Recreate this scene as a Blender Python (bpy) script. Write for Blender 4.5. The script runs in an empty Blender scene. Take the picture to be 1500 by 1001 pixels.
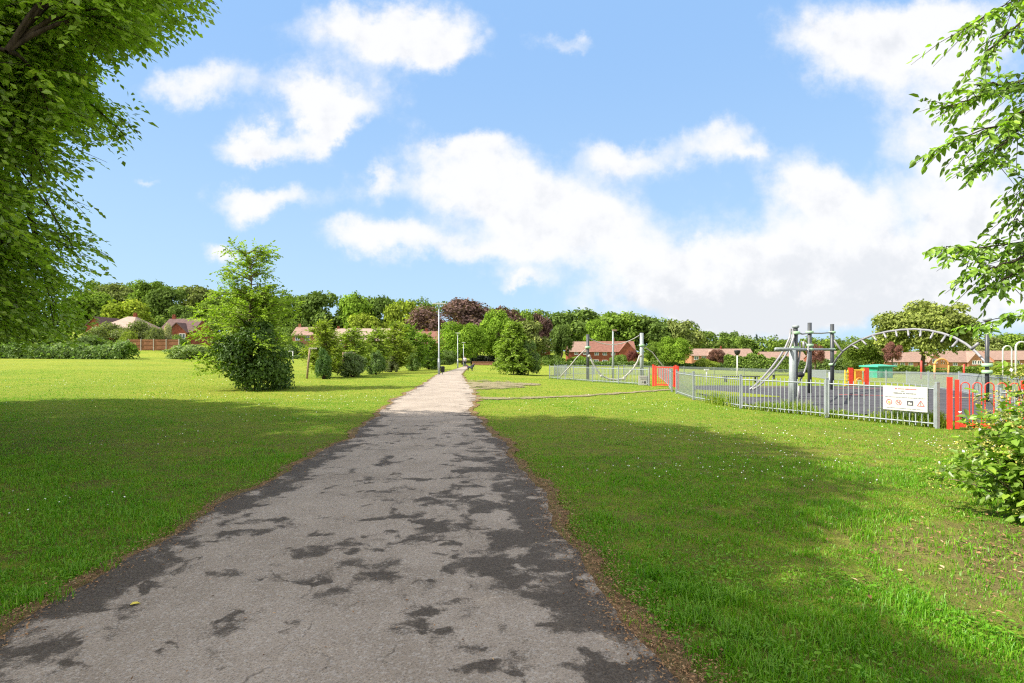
import bpy, math, random
import numpy as np
from mathutils import Vector
R = math.radians
rng = np.random.default_rng(7)
random.seed(7)
sc = bpy.context.scene
COL = sc.collection
F, HZ, CX, EYE = 833.333, 516.0, 750.0, 1.65

# ------------------------------------------------------------------ terrain
T_ = [-1.2, -.65, -.5, -.36, -.2, -.08, .05, .2, .45, .7, 1.2]
A_ = [-.020, -.016, -.009, .002, .008, .0145, .0165, .0165, .028, .031, .031]
Y_ = [22, 22, 24, 30, 36, 38, 24, 21, 20, 18, 18]
H_ = [12, 12, 10.5, 9, 7, 6, 5, 4.5, 0, -1, 1]
def sstep(a, b, x):
    u = np.clip((x - a) / (b - a), 0, 1); return u * u * (3 - 2 * u)
def gz(X, Y):
    X = np.asarray(X, float); Y = np.asarray(Y, float)
    t = X / np.maximum(Y, 12.0)
    a = np.interp(t, T_, A_); y0 = np.interp(t, T_, Y_)
    Yc = np.where(Y < 150, Y, 150 + 40 * (1 - np.exp(-(np.maximum(Y, 150) - 150) / 40)))
    w = 4.0
    r = w * np.logaddexp(0, (Yc - y0) / w)
    z = -a * r
    z = z + .8 * sstep(84, 97, Y) * sstep(-.42, -.52, t)
    z = z + np.interp(t, T_, H_) * sstep(175, 330, Y)
    return z
def gz1(x, y): return float(gz(x, y))
def W(px, py, Y): return np.array([(px - CX) / F * Y, Y, EYE - (py - HZ) / F * Y])
def at(px, py):
    dx, dz = (px - CX) / F, -(py - HZ) / F
    ys = np.concatenate([np.arange(1, 60, .05), np.arange(60, 400, .5)])
    d = EYE + dz * ys - gz(dx * ys, ys)
    i = np.argmax(d < 0) if (d < 0).any() else len(ys) - 1
    y = ys[i]
    if i > 0 and d[i] < 0: y = ys[i-1] + (ys[i]-ys[i-1]) * d[i-1] / (d[i-1] - d[i])
    return np.array([dx * y, y, gz1(dx * y, y)])

# ------------------------------------------------------------------ node helper
class NT:
    def __init__(s, tree): s.t = tree; tree.nodes.clear()
    def n(s, typ, ins=None, **props):
        nd = s.t.nodes.new(typ)
        for k, v in props.items(): setattr(nd, k, v)
        for k, v in (ins or {}).items():
            if isinstance(v, bpy.types.NodeSocket): s.t.links.new(v, nd.inputs[k])
            else: nd.inputs[k].default_value = v
        return nd
    def math(s, op, a, b=0.0, c=0.0, clamp=False):
        return s.n('ShaderNodeMath', {0: a, 1: b, 2: c}, operation=op, use_clamp=clamp).outputs[0]
    def vec(s, op, a, b=(0, 0, 0)):
        nd = s.n('ShaderNodeVectorMath', {0: a, 1: b}, operation=op)
        return nd.outputs['Value'] if op in ('DOT_PRODUCT', 'LENGTH') else nd.outputs[0]
    def mix(s, f, a, b, blend='MIX'):
        def c(v): return v if isinstance(v, bpy.types.NodeSocket) else tuple(v) + ((1,) if len(v) == 3 else ())
        return s.n('ShaderNodeMix', {0: f, 6: c(a), 7: c(b)}, data_type='RGBA', blend_type=blend).outputs[2]
    def noise(s, vec, scale, detail=3, rough=.55, dist=0.0):
        return s.n('ShaderNodeTexNoise', {'Vector': vec, 'Scale': scale, 'Detail': detail, 'Roughness': rough, 'Distortion': dist}).outputs[0]
    def map(s, v, a, b, c=0.0, d=1.0, smooth=True):
        return s.n('ShaderNodeMapRange', {0: v, 1: a, 2: b, 3: c, 4: d}, interpolation_type='SMOOTHSTEP' if smooth else 'LINEAR').outputs[0]
    def sep(s, v): return s.n('ShaderNodeSeparateXYZ', {0: v}).outputs
    def comb(s, x, y, z): return s.n('ShaderNodeCombineXYZ', {0: x, 1: y, 2: z}).outputs[0]
    def bump(s, h, strength=.4, dist=.02):
        return s.n('ShaderNodeBump', {'Height': h, 'Strength': strength, 'Distance': dist}).outputs[0]
    def out(s, sh): s.n('ShaderNodeOutputMaterial', {0: sh})
def newmat(name):
    m = bpy.data.materials.new(name); m.use_nodes = True
    return m, NT(m.node_tree)
def pbr(N, col, rough=.7, spec=.3, metal=0.0, normal=None):
    ins = {'Base Color': col if isinstance(col, bpy.types.NodeSocket) else tuple(col) + (1,), 'Roughness': rough, 'Specular IOR Level': spec, 'Metallic': metal}
    if normal is not None: ins['Normal'] = normal
    return N.n('ShaderNodeBsdfPrincipled', ins).outputs[0]
def simple(name, col, rough=.6, spec=.35, metal=0.0, var=.25, scale=3.0, bump=0.0):
    m, N = newmat(name)
    pos = N.n('ShaderNodeNewGeometry').outputs['Position']
    k = N.noise(pos, scale, 5, .65)
    k2 = N.noise(pos, scale * 9, 3, .6)
    f = N.map(N.math('ADD', N.math('MULTIPLY', k, .7), N.math('MULTIPLY', k2, .3)), .3, .7, 0, 1)
    c = N.mix(f, [x * (1 - var) for x in col], [min(1, x * (1 + var)) for x in col])
    N.out(pbr(N, c, rough, spec, metal, N.bump(k2, bump, .01) if bump else None))
    return m

def grass_colour(N, pos):
    p2 = N.vec('MULTIPLY', pos, (1, 1, .2))
    big = N.map(N.noise(p2, .11, 3, .6), .35, .65)
    mid = N.map(N.noise(p2, .9, 4, .65), .33, .7)
    fine = N.map(N.noise(p2, 7, 4, .7), .3, .72)
    tiny = N.map(N.noise(p2, 55, 2, .6), .3, .7)
    c = N.mix(big, (.122, .212, .014), (.222, .262, .026))
    c = N.mix(N.math('MULTIPLY', mid, .55), c, (.285, .285, .042))
    c = N.mix(N.math('MULTIPLY', fine, .45), c, (.078, .165, .010))
    c = N.mix(N.math('MULTIPLY', tiny, .35), c, (.32, .31, .07))
    return c
def m_ground():
    m, N = newmat('mown_grass_ground')
    pos = N.n('ShaderNodeNewGeometry').outputs['Position']
    c = grass_colour(N, pos)
    # bare thatch and soil patches
    bare = N.map(N.math('ADD', N.noise(pos, 1.4, 5, .7), N.math('MULTIPLY', N.noise(pos, 9, 3, .7), .22)), .76, .86)
    soil = N.mix(N.noise(pos, 30, 4, .7), (.05, .032, .018), (.17, .12, .065))
    # dry earth around the shrub
    d = N.vec('LENGTH', N.vec('MULTIPLY', N.vec('SUBTRACT', pos, (4.6, 4.3, 0)), (.75, 1, 0)))
    near = N.math('MULTIPLY', N.map(N.math('ADD', d, N.math('MULTIPLY', N.noise(pos, 2.2, 5, .75), 2.0)), 1.6, 2.6, 1, 0), .75)
    c = N.mix(near, c, N.mix(N.noise(pos, 26, 4, .7), (.12, .085, .045), (.30, .235, .13)))
    c = N.mix(N.math('MULTIPLY', bare, .8), c, soil)
    under = N.math('MULTIPLY', N.map(N.sep(pos)[1], 8, 19, .6, 0), N.map(N.noise(pos, 3.1, 4, .7), .35, .6))
    c = N.mix(under, c, N.mix(N.noise(pos, 40, 4, .7), (.07, .055, .022), (.22, .17, .075)))
    h = N.math('ADD', N.noise(pos, 45, 4, .7), N.math('MULTIPLY', N.noise(pos, 6, 3, .6), 1.5))
    N.out(pbr(N, c, .95, .05, 0, N.bump(h, .9, .05)))
    return m
def m_blade(name='grass_blades', k=(.80, 1.36, .38)):
    m, N = newmat(name)
    pos = N.n('ShaderNodeNewGeometry').outputs['Position']
    tint = N.n('ShaderNodeAttribute', attribute_name='tint').outputs['Fac']
    c = grass_colour(N, pos)
    c = N.mix(N.map(tint, .0, .45, .6, 0), c, (.050, .155, .008))
    c = N.mix(N.map(tint, .89, .98, 0, .75), c, (.40, .35, .11))
    c = N.mix(1.0, c, N.comb(*k), 'MULTIPLY')
    d = N.n('ShaderNodeBsdfDiffuse', {0: c}).outputs[0]
    tr = N.n('ShaderNodeBsdfTranslucent', {0: N.mix(1.0, c, (1.0, 1.3, .45), 'MULTIPLY')}).outputs[0]
    gl = N.n('ShaderNodeBsdfGlossy', {0: (1, 1, 1, 1), 1: .5}).outputs[0]
    s = N.n('ShaderNodeMixShader', {0: .38, 1: d, 2: tr}).outputs[0]
    N.out(N.n('ShaderNodeMixShader', {0: .025, 1: s, 2: gl}).outputs[0])
    return m
def m_leaf(name, gloss=.03, trans=.38, noise_scale=.6, tcol=(1.25, 1.45, .55), spread=.55, grough=.38):
    m, N = newmat(name)
    oi = N.n('ShaderNodeObjectInfo')
    pos = N.n('ShaderNodeNewGeometry').outputs['Position']
    tint = N.n('ShaderNodeAttribute', attribute_name='tint').outputs['Fac']
    base = oi.outputs['Color']
    v = N.math('ADD', N.math('MULTIPLY', tint, .65), N.math('MULTIPLY', N.noise(pos, noise_scale, 2, .5), .45))
    k = N.map(v, .15, .95, 1 - spread, 1 + spread, False)
    c = N.mix(1.0, base, N.comb(k, k, k), 'MULTIPLY')
    c = N.mix(N.map(tint, .72, 1.0, 0, .45), c, N.mix(1.0, base, (2.0, 1.55, .9), 'MULTIPLY'))
    d = N.n('ShaderNodeBsdfDiffuse', {0: c}).outputs[0]
    tr = N.n('ShaderNodeBsdfTranslucent', {0: N.mix(1.0, c, tcol, 'MULTIPLY')}).outputs[0]
    s = N.n('ShaderNodeMixShader', {0: trans, 1: d, 2: tr}).outputs[0]
    if gloss:
        gl = N.n('ShaderNodeBsdfGlossy', {0: (1, 1, 1, 1), 1: grough}).outputs[0]
        s = N.n('ShaderNodeMixShader', {0: gloss, 1: s, 2: gl}).outputs[0]
    N.out(s)
    return m
def m_bark(name='bark', col=(.10, .075, .05)):
    m, N = newmat(name)
    pos = N.n('ShaderNodeTexCoord').outputs['Object']
    n1 = N.noise(N.vec('MULTIPLY', pos, (9, 9, 1.6)), 2.5, 5, .7)
    n2 = N.noise(pos, 1.2, 3, .6)
    c = N.mix(N.map(n1, .3, .7), [x * .45 for x in col], [x * 1.5 for x in col])
    c = N.mix(N.map(n2, .5, .75, 0, .5), c, (.075, .085, .04))
    N.out(pbr(N, c, .9, .1, 0, N.bump(n1, .8, .03)))
    return m
def m_path():
    m, N = newmat('worn_asphalt')
    pos = N.n('ShaderNodeNewGeometry').outputs['Position']
    uv = N.n('ShaderNodeUVMap').outputs[0]
    u, v, _ = N.sep(uv)
    px, py, pz = N.sep(pos)
    warp = N.n('ShaderNodeTexNoise', {'Vector': pos, 'Scale': 3.2, 'Detail': 3}).outputs['Color']
    wp = N.vec('ADD', pos, N.vec('MULTIPLY', N.vec('SUBTRACT', warp, (.5, .5, .5)), (.35, .35, 0)))
    blot = N.noise(N.vec('MULTIPLY', wp, (1.25, 1.0, 1)), 1.55, 5, .58)
    blot2 = N.noise(N.vec('ADD', wp, (11, 4, 0)), 4.0, 5, .62)
    # damp, mossy margins: strong on the right, narrower on the left
    el = N.map(u, 0.0, .20, .25, 0.0)
    er = N.map(u, .70, 1.0, 0.0, .165)
    hot = N.map(N.vec('LENGTH', N.vec('MULTIPLY', N.vec('SUBTRACT', pos, (-.55, 5.6, 0)), (.95, .42, 0))), .2, 1.5, .085, 0)
    s = N.math('ADD', N.math('ADD', blot, N.math('MULTIPLY', N.math('SUBTRACT', blot2, .5), .62)), N.math('ADD', N.math('ADD', el, er), hot))
    agg = N.n('ShaderNodeTexVoronoi', {'Vector': pos, 'Scale': 64}).outputs
    grit = N.noise(pos, 70, 3, .75)
    s = N.math('ADD', s, N.math('MULTIPLY', N.math('SUBTRACT', grit, .5), .30))
    far = N.map(py, 11, 17, 0, .14)
    spots = N.noise(N.vec('MULTIPLY', N.vec('ADD', wp, (3, 9, 0)), (1, 1.5, 1)), 3.0, 3, .5)
    s = N.math('ADD', s, N.map(spots, .565, .67, 0, .155))
    dark = N.map(N.math('SUBTRACT', s, far), .565, .685)
    g = N.noise(pos, 1.1, 4, .6)
    base = N.mix(N.map(g, .3, .7), (.270, .224, .182), (.355, .300, .250))
    base = N.mix(N.map(agg[0], .0, .5, .75, 0), base, (.15, .115, .085))
    sp = N.sep(agg[1])[0]
    base = N.mix(N.map(sp, .72, .95, 0, .45), base, (.46, .42, .38))
    pale = N.map(N.noise(N.vec('ADD', pos, (31, 7, 0)), .75, 4, .6), .60, .72, 0, .55)
    base = N.mix(pale, base, (.42, .355, .295))
    dk = N.mix(N.map(grit, .35, .65), (.036, .028, .022), (.092, .074, .058))
    dk = N.mix(N.map(sp, .8, .97, 0, .35), dk, (.13, .115, .10))
    c = N.mix(N.math('MULTIPLY', dark, .92), base, dk)
    dust = N.map(N.noise(pos, 130, 2, .6), .62, .75, 0, .5)
    c = N.mix(dust, c, N.mix(1.0, c, (.45, .43, .42), 'MULTIPLY'))
    ck = N.n('ShaderNodeTexVoronoi', {'Vector': N.vec('ADD', N.vec('MULTIPLY', pos, (1, .45, 1)), N.vec('MULTIPLY', warp, (.7, .5, 0))), 'Scale': .8}, feature='DISTANCE_TO_EDGE').outputs[0]
    cm = N.math('MULTIPLY', N.map(ck, .002, .010, .55, 0), N.map(N.noise(pos, .9, 3, .6), .50, .60))
    c = N.mix(cm, c, (.04, .033, .026))
    hgt = N.math('ADD', agg[0], N.math('MULTIPLY', grit, .6))
    N.out(pbr(N, c, N.math('SUBTRACT', .92, N.math('MULTIPLY', dark, .1)), .2, 0, N.bump(hgt, .55, .012)))
    return m
def m_dirt(name, a, b, ragged=False):
    m, N = newmat(name)
    pos = N.n('ShaderNodeNewGeometry').outputs['Position']
    k = N.map(N.noise(pos, 18, 5, .75), .3, .7)
    k2 = N.map(N.noise(pos, 2.2, 4, .7), .35, .68)
    c = N.mix(k, a, b); c = N.mix(N.math('MULTIPLY', k2, .5), c, (.10, .125, .03))
    sh = pbr(N, c, .95, .08, 0, N.bump(N.noise(pos, 60, 4, .7), .8, .03))
    if ragged:
        u = N.sep(N.n('ShaderNodeUVMap').outputs[0])[0]
        e = N.math('SUBTRACT', .5, N.math('ABSOLUTE', N.math('SUBTRACT', u, .5)))
        al = N.map(N.math('ADD', N.math('MULTIPLY', e, 1.6), N.math('MULTIPLY', N.math('SUBTRACT', N.noise(pos, .8, 6, .75), .5), 3.2)), .25, .5)
        sh = N.n('ShaderNodeMixShader', {0: al, 1: N.n('ShaderNodeBsdfTransparent').outputs[0], 2: sh}).outputs[0]
    N.out(sh)
    return m
def m_flake():
    m, N = newmat('dry_litter')
    tint = N.n('ShaderNodeAttribute', attribute_name='tint').outputs['Fac']
    c = N.mix(tint, (.09, .045, .022), (.40, .235, .12))
    c = N.mix(N.map(tint, .9, 1), c, (.45, .34, .2))
    N.out(pbr(N, c, .85, .1))
    return m

M = {}
M['ground'] = m_ground(); M['blade'] = m_blade(); M['weed'] = m_blade('seeding_weeds', (1.25, 1.32, .9)); M['path'] = m_path(); M['flake'] = m_flake()
M['dirt'] = m_dirt('trodden_earth', (.10, .060, .034), (.34, .215, .12))
M['dirt_light'] = m_dirt('dusty_track', (.19, .155, .085), (.34, .28, .19), True)
M['leaf_near'] = m_leaf('tree_leaves', .035, .42, .9, spread=.7, grough=.45)
M['leaf_far'] = m_leaf('distant_leaves', 0, .22, .14, spread=.62)
M['leaf_mid'] = m_leaf('shrub_leaves', .012, .36, .8, grough=.55)
M['leaf_ivy'] = m_leaf('ivy_leaves', .02, .26, 1.1, grough=.55)
M['bark'] = m_bark(); M['bark_pale'] = m_bark('pale_bark', (.17, .13, .095)); M['bark_dark'] = m_bark('dark_bark', (.055, .042, .03))
M['galv'] = simple('galvanised_steel', (.30, .33, .35), .5, .5, .35, .12, 6)
M['steel_dark'] = simple('charcoal_painted_steel', (.045, .05, .055), .45, .5, 0, .25, 5)
M['steel_grey'] = simple('grey_painted_steel', (.26, .29, .30), .5, .4, 0, .2, 4)
M['steel_white'] = simple('white_painted_steel', (.55, .55, .54), .45, .4, 0, .08, 4)
M['silver'] = simple('silver_tube', (.27, .265, .275), .4, .5, .2, .12, 6)
M['red'] = simple('red_paint', (.72, .045, .025), .42, .45, 0, .12, 5)
M['orange'] = simple('orange_paint', (.80, .22, .03), .45, .4, 0, .12, 5)
M['yellow'] = simple('yellow_paint', (.85, .52, .05), .45, .4, 0, .1, 5)
M['black'] = simple('black_rubber', (.02, .02, .022), .6, .3, 0, .3, 8)
M['greenclamp'] = simple('pale_green_clamp', (.32, .50, .30), .5, .4, 0, .12, 8)
M['rope'] = simple('pale_rope', (.36, .345, .32), .85, .1, 0, .25, 30)
M['timber'] = simple('weathered_timber', (.30, .22, .15), .85, .15, 0, .35, 7, .3)
M['timber_orange'] = simple('orange_timber', (.62, .30, .10), .7, .2, 0, .25, 5)
M['board_white'] = simple('white_sign_board', (.50, .495, .475), .4, .4, 0, .03, 3)
M['ink_grey'] = simple('grey_print', (.17, .175, .18), .6, .2)
M['ink_dark'] = simple('dark_print', (.06, .06, .07), .6, .2)
M['ink_red'] = simple('red_print', (.42, .09, .09), .6, .2)
M['ink_orange'] = simple('orange_print', (.72, .38, .15), .6, .2)
M['kiosk'] = simple('green_cladding', (.015, .27, .17), .5, .4, 0, .2, 1.0)
M['kiosk_roof'] = simple('pale_green_roof', (.05, .36, .25), .5, .4, 0, .15, 1.0)
M['tarmac'] = simple('playground_surface', (.062, .060, .068), .9, .2, 0, .3, 1.3, .3)
M['paint_red'] = simple('red_ground_line', (.55, .13, .11), .8, .2, 0, .25, 3)
M['paint_yellow'] = simple('yellow_ground_line', (.62, .50, .22), .8, .2, 0, .25, 3)
M['fence_brown'] = simple('brown_panel', (.24, .11, .06), .8, .15, 0, .3, 2.5)
M['fence_orange'] = simple('orange_panel', (.42, .20, .08), .8, .15, 0, .25, 2.5)
M['concrete'] = simple('concrete', (.42, .38, .33), .85, .2, 0, .15, 4)
M['brick_pink'] = simple('pink_brick', (.40, .20, .15), .9, .1, 0, .25, 3)
M['brick_red'] = simple('red_brick', (.235, .075, .046), .9, .1, 0, .3, 1.4)
M['brick_orange'] = simple('orange_brick', (.37, .175, .10), .9, .1, 0, .2, 2.5)
M['tile_pink'] = simple('pink_roof_tiles', (.27, .18, .145), .85, .15, 0, .22, 1.6)
M['tile_brown'] = simple('brown_roof_tiles', (.22, .105, .08), .85, .15, 0, .25, 1.6)
M['tile_pale'] = simple('pale_roof_tiles', (.33, .25, .205), .85, .15, 0, .18, 1.6)
M['tile_dark'] = simple('dark_roof_tiles', (.12, .075, .07), .85, .15, 0, .25, 1.6)
M['pvc'] = simple('white_window_frame', (.80, .80, .78), .4, .4, 0, .04, 2)
M['glass'] = simple('window_glass', (.10, .13, .16), .08, .8, 0, .2, .6)
M['door'] = simple('painted_door', (.10, .12, .16), .5, .3)
M['skin'] = simple('skin', (.55, .33, .25), .6, .3, 0, .05)
M['cloth_pale'] = simple('pale_lilac_top', (.50, .46, .52), .9, .1, 0, .1, 8)
M['cloth_dark'] = simple('dark_trousers', (.03, .035, .05), .9, .1, 0, .2, 8)
M['hair'] = simple('brown_hair', (.09, .055, .03), .7, .3, 0, .2, 20)
M['fur'] = simple('dark_fur', (.05, .055, .07), .9, .1, 0, .3, 10)
M['flower'] = simple('white_petals', (.82, .81, .76), .8, .1, 0, .08, 10)
M['yleaf'] = simple('fallen_yellow_leaf', (.62, .52, .10), .7, .2, 0, .2, 20)
M['flowerhead'] = m_leaf('faded_flower_heads', 0, .25, 3)

# ------------------------------------------------------------------ mesh helpers
def np_mesh(name, V, Fs, mat=None, tint=None, uv=None, smooth=False):
    """Fs: list of (n,k) int arrays."""
    me = bpy.data.meshes.new(name)
    V = np.asarray(V, np.float32); me.vertices.add(len(V)); me.vertices.foreach_set('co', V.ravel())
    Fs = [np.asarray(f, np.int32) for f in Fs if len(f)]
    tot = sum(f.size for f in Fs); cnt = sum(len(f) for f in Fs)
    me.loops.add(tot); me.polygons.add(cnt)
    me.loops.foreach_set('vertex_index', np.concatenate([f.ravel() for f in Fs]))
    sizes = np.concatenate([np.full(len(f), f.shape[1], np.int32) for f in Fs])
    me.polygons.foreach_set('loop_start', np.concatenate([[0], np.cumsum(sizes)[:-1]]).astype(np.int32))
    if smooth: me.polygons.foreach_set('use_smooth', np.ones(cnt, bool))
    if tint is not None:
        a = me.attributes.new('tint', 'FLOAT', 'POINT'); a.data.foreach_set('value', np.asarray(tint, np.float32))
    if uv is not None:
        l = me.uv_layers.new(name='UVMap')
        idx = np.concatenate([f.ravel() for f in Fs])
        l.data.foreach_set('uv', np.asarray(uv, np.float32)[idx].ravel())
    me.update(calc_edges=True); me.validate()
    if mat: me.materials.append(mat)
    return me
def leaf_arrays(P, D, Nn, L, Wd, fold=.25, fine=False):
    n = len(P)
    D = D / np.linalg.norm(D, axis=1, keepdims=True)
    S = np.cross(Nn, D); S /= np.maximum(np.linalg.norm(S, axis=1, keepdims=True), 1e-6)
    U = np.cross(D, S)
    L = np.broadcast_to(np.asarray(L, float), (n,))[:, None]; Wd = np.broadcast_to(np.asarray(Wd, float), (n,))[:, None]
    if not fine:
        V = np.stack([P, P + D*L*.45 + S*Wd*.5 + U*Wd*fold, P + D*L, P + D*L*.45 - S*Wd*.5 + U*Wd*fold], 1).reshape(-1, 3)
        b = np.arange(n)[:, None] * 4
        return V, [np.concatenate([b + [0, 1, 2], b + [0, 2, 3]])], 4
    V = np.stack([P, P + D*L*.28 + S*Wd*.46 + U*Wd*fold, P + D*L*.68 + S*Wd*.38 + U*Wd*fold*.7, P + D*L - U*L*.12,
                  P + D*L*.68 - S*Wd*.38 + U*Wd*fold*.7, P + D*L*.28 - S*Wd*.46 + U*Wd*fold], 1).reshape(-1, 3)
    b = np.arange(n)[:, None] * 6
    return V, [np.concatenate([b + [0, 1, 2, 3], b + [0, 3, 4, 5]])], 6
class MB:
    def __init__(s): s.v = []; s.f = []
    def add(s, V, Fc):
        o = len(s.v); s.v += [tuple(map(float, p)) for p in V]; s.f += [tuple(o + i for i in f) for f in Fc]
    def box(s, c, size, rz=0.0, tilt=None):
        hx, hy, hz = [d / 2 for d in size]
        P = [np.array([x, y, z]) for z in (-hz, hz) for x, y in ((-hx, -hy), (hx, -hy), (hx, hy), (-hx, hy))]
        if tilt is not None: P = [np.array(tilt @ Vector(p)) for p in P]
        ca, sa = math.cos(rz), math.sin(rz)
        V = [(c[0] + p[0]*ca - p[1]*sa, c[1] + p[0]*sa + p[1]*ca, c[2] + p[2]) for p in P]
        s.add(V, [(3, 2, 1, 0), (4, 5, 6, 7), (0, 1, 5, 4), (1, 2, 6, 5), (2, 3, 7, 6), (3, 0, 4, 7)])
    def tube(s, pts, r, n=8, cap=True):
        pts = [np.array(p, float) for p in pts]; k = len(pts)
        rs = [r] * k if np.isscalar(r) else list(r)
        ref = None; V = []
        for i, p in enumerate(pts):
            d = pts[min(i+1, k-1)] - pts[max(i-1, 0)]; d = d / (np.linalg.norm(d) + 1e-9)
            if ref is None: ref = np.array([1., 0, 0]) if abs(d[0]) < .8 else np.array([0, 1., 0])
            a = ref - d * ref.dot(d); a /= np.linalg.norm(a) + 1e-9; ref = a; b = np.cross(d, a)
            for j in range(n):
                q = 2 * math.pi * j / n; V.append(p + (a * math.cos(q) + b * math.sin(q)) * rs[i])
        Fc = [(i*n + j, i*n + (j+1) % n, (i+1)*n + (j+1) % n, (i+1)*n + j) for i in range(k-1) for j in range(n)]
        if cap: Fc += [tuple(range(n-1, -1, -1)), tuple(range((k-1)*n, k*n))]
        s.add(V, Fc)
    def lathe(s, prof, c, n=12):
        V = [(c[0] + r*math.cos(2*math.pi*j/n), c[1] + r*math.sin(2*math.pi*j/n), c[2] + z) for r, z in prof for j in range(n)]
        k = len(prof)
        Fc = [(i*n + j, i*n + (j+1) % n, (i+1)*n + (j+1) % n, (i+1)*n + j) for i in range(k-1) for j in range(n)]
        Fc += [tuple(range(n-1, -1, -1)), tuple(range((k-1)*n, k*n))]
        s.add(V, Fc)
    def mesh(s, name, mat, smooth=False):
        me = bpy.data.meshes.new(name); me.from_pydata(s.v, [], s.f); me.update()
        if smooth: me.polygons.foreach_set('use_smooth', np.ones(len(me.polygons), bool))
        me.materials.append(mat); return me
def link(name, me, parent=None, colour=None):
    o = bpy.data.objects.new(name, me); COL.objects.link(o)
    if parent is not None: o.parent = parent
    if colour: o.color = tuple(colour) + (1,)
    return o
def tag(o, label, cat=None, group=None, kind=None):
    o['label'] = label
    if cat: o['category'] = cat
    if group: o['group'] = group
    if kind: o['kind'] = kind
    return o
def thing(name, label, cat, loc=(0, 0, 0), rz=0.0, group=None):
    o = bpy.data.objects.new(name, None); COL.objects.link(o)
    o.location = tuple(map(float, loc)); o.rotation_euler = (0, 0, rz); o.empty_display_size = .3
    return tag(o, label, cat, group)
def part(name, mb, mat, parent, smooth=False):
    return link(name, mb.mesh(name, mat, smooth), parent)
def dup(root):
    r = root.copy(); COL.objects.link(r)
    for ch in root.children:
        c = ch.copy(); COL.objects.link(c); c.parent = r
        for g in ch.children:
            d = g.copy(); COL.objects.link(d); d.parent = c
    return r

# ------------------------------------------------------------------ ground
def axis(lo, hi, fine_lo, fine_hi, step, grow=1.12):
    a = list(np.arange(fine_lo, fine_hi + 1e-6, step)); s = step
    while a[-1] < hi: s *= grow; a.append(a[-1] + s)
    s = step
    while a[0] > lo: s *= grow; a.insert(0, a[0] - s)
    return np.array(a)
gx = axis(-1500, 1500, -30, 40, 1.0); gy = axis(-150, 2600, -10, 90, 1.0)
GX, GY = np.meshgrid(gx, gy); GZ = gz(GX, GY)
nx, ny = len(gx), len(gy)
ii = (np.arange(ny-1)[:, None] * nx + np.arange(nx-1)[None]).ravel()
o = link('ground', np_mesh('ground', np.stack([GX, GY, GZ], -1).reshape(-1, 3), [np.stack([ii, ii+1, ii+1+nx, ii+nx], 1)], M['ground'], smooth=True))
tag(o, 'mown grass field of the park on both sides of the path', 'ground', kind='structure')

def ribbon(name, Lp, Rp, mat, dz, label, cat, n_along=160, n_across=10, jit=0.0, seed=1, jscale=1.0):
    g = np.random.default_rng(seed)
    def res(P):
        P = np.array(P, float)[:, :2]; d = np.concatenate([[0], np.cumsum(np.linalg.norm(np.diff(P, axis=0), axis=1))])
        # sample evenly in log distance from the camera as well as along the line
        q = np.linspace(0, 1, n_along); s = d / d[-1]
        return np.stack([np.interp(q, s, P[:, 0]), np.interp(q, s, P[:, 1])], 1)
    a, b = res(Lp), res(Rp)
    if jit:
        for E, O in ((a, b), (b, a)):
            k = g.normal(size=n_along); k = .5 * k + .5 * np.convolve(g.normal(size=n_along), np.ones(7)/2.6, 'same')
            E += (E - O) / np.linalg.norm(E - O, axis=1, keepdims=True) * (k * jit)[:, None]
    q = np.linspace(0, 1, n_across)[None, :, None]
    G = a[:, None] * (1 - q) + b[:, None] * q
    Z = gz(G[..., 0], G[..., 1]) + dz + .00045 * np.maximum(G[..., 1], 0)
    V = np.concatenate([G, Z[..., None]], -1).reshape(-1, 3)
    uv = np.stack([np.broadcast_to(q[..., 0], Z.shape), G[..., 1]], -1).reshape(-1, 2)
    i0 = (np.arange(n_along-1)[:, None] * n_across + np.arange(n_across-1)[None]).ravel()
    o = link(name, np_mesh(name, V, [np.stack([i0, i0+1, i0+1+n_across, i0+n_across], 1)], mat, uv=uv, smooth=True))
    return tag(o, label, cat, kind='structure')
LPX = [(-100,1001),(20,920),(75,882),(140,850),(192,820),(268,780),(328,740),(405,700),(480,660),(520,638),(550,612),(564,600),(577,587),(604,573),(626,560),(641,549),(662,543),(673,539.5),(680,537)]
RPX = [(985,1001),(932,940),(905,910),(888,880),(870,850),(845,810),(820,780),(800,740),(776,700),(757,680),(735,650),(714,630),(696,612),(686,601),(697,587),(692,573),(682,560),(676,549),(681,543),(686,539.5),(689,537)]
def wpts(P): return np.array([at(*p) for p in P])
PL = np.vstack([[-1.2, -14, 0], [-2.3, -3, 0], wpts(LPX)]); PR = np.vstack([[2.5, -14, 0], [1.35, -3, 0], wpts(RPX)])
ysamp = np.concatenate([np.linspace(-14, 2.4, 30), np.geomspace(2.5, min(PL[-1, 1], PR[-1, 1]), 330)])
def smooth_noise(y, amp, seed):
    g = np.random.default_rng(seed); out = np.zeros_like(y)
    for k in range(5):
        fr = .9 * 1.9 ** k; out += np.sin(y * fr * 2 + g.uniform(0, 9)) * amp / 1.5 ** k * .5
    return out
xl = np.interp(ysamp, PL[:, 1], PL[:, 0]) + smooth_noise(ysamp, .07, 3) * np.clip(ysamp / 6, .3, 1.5)
xr = np.interp(ysamp, PR[:, 1], PR[:, 0]) + smooth_noise(ysamp, .07, 4) * np.clip(ysamp / 6, .3, 1.5)
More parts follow.
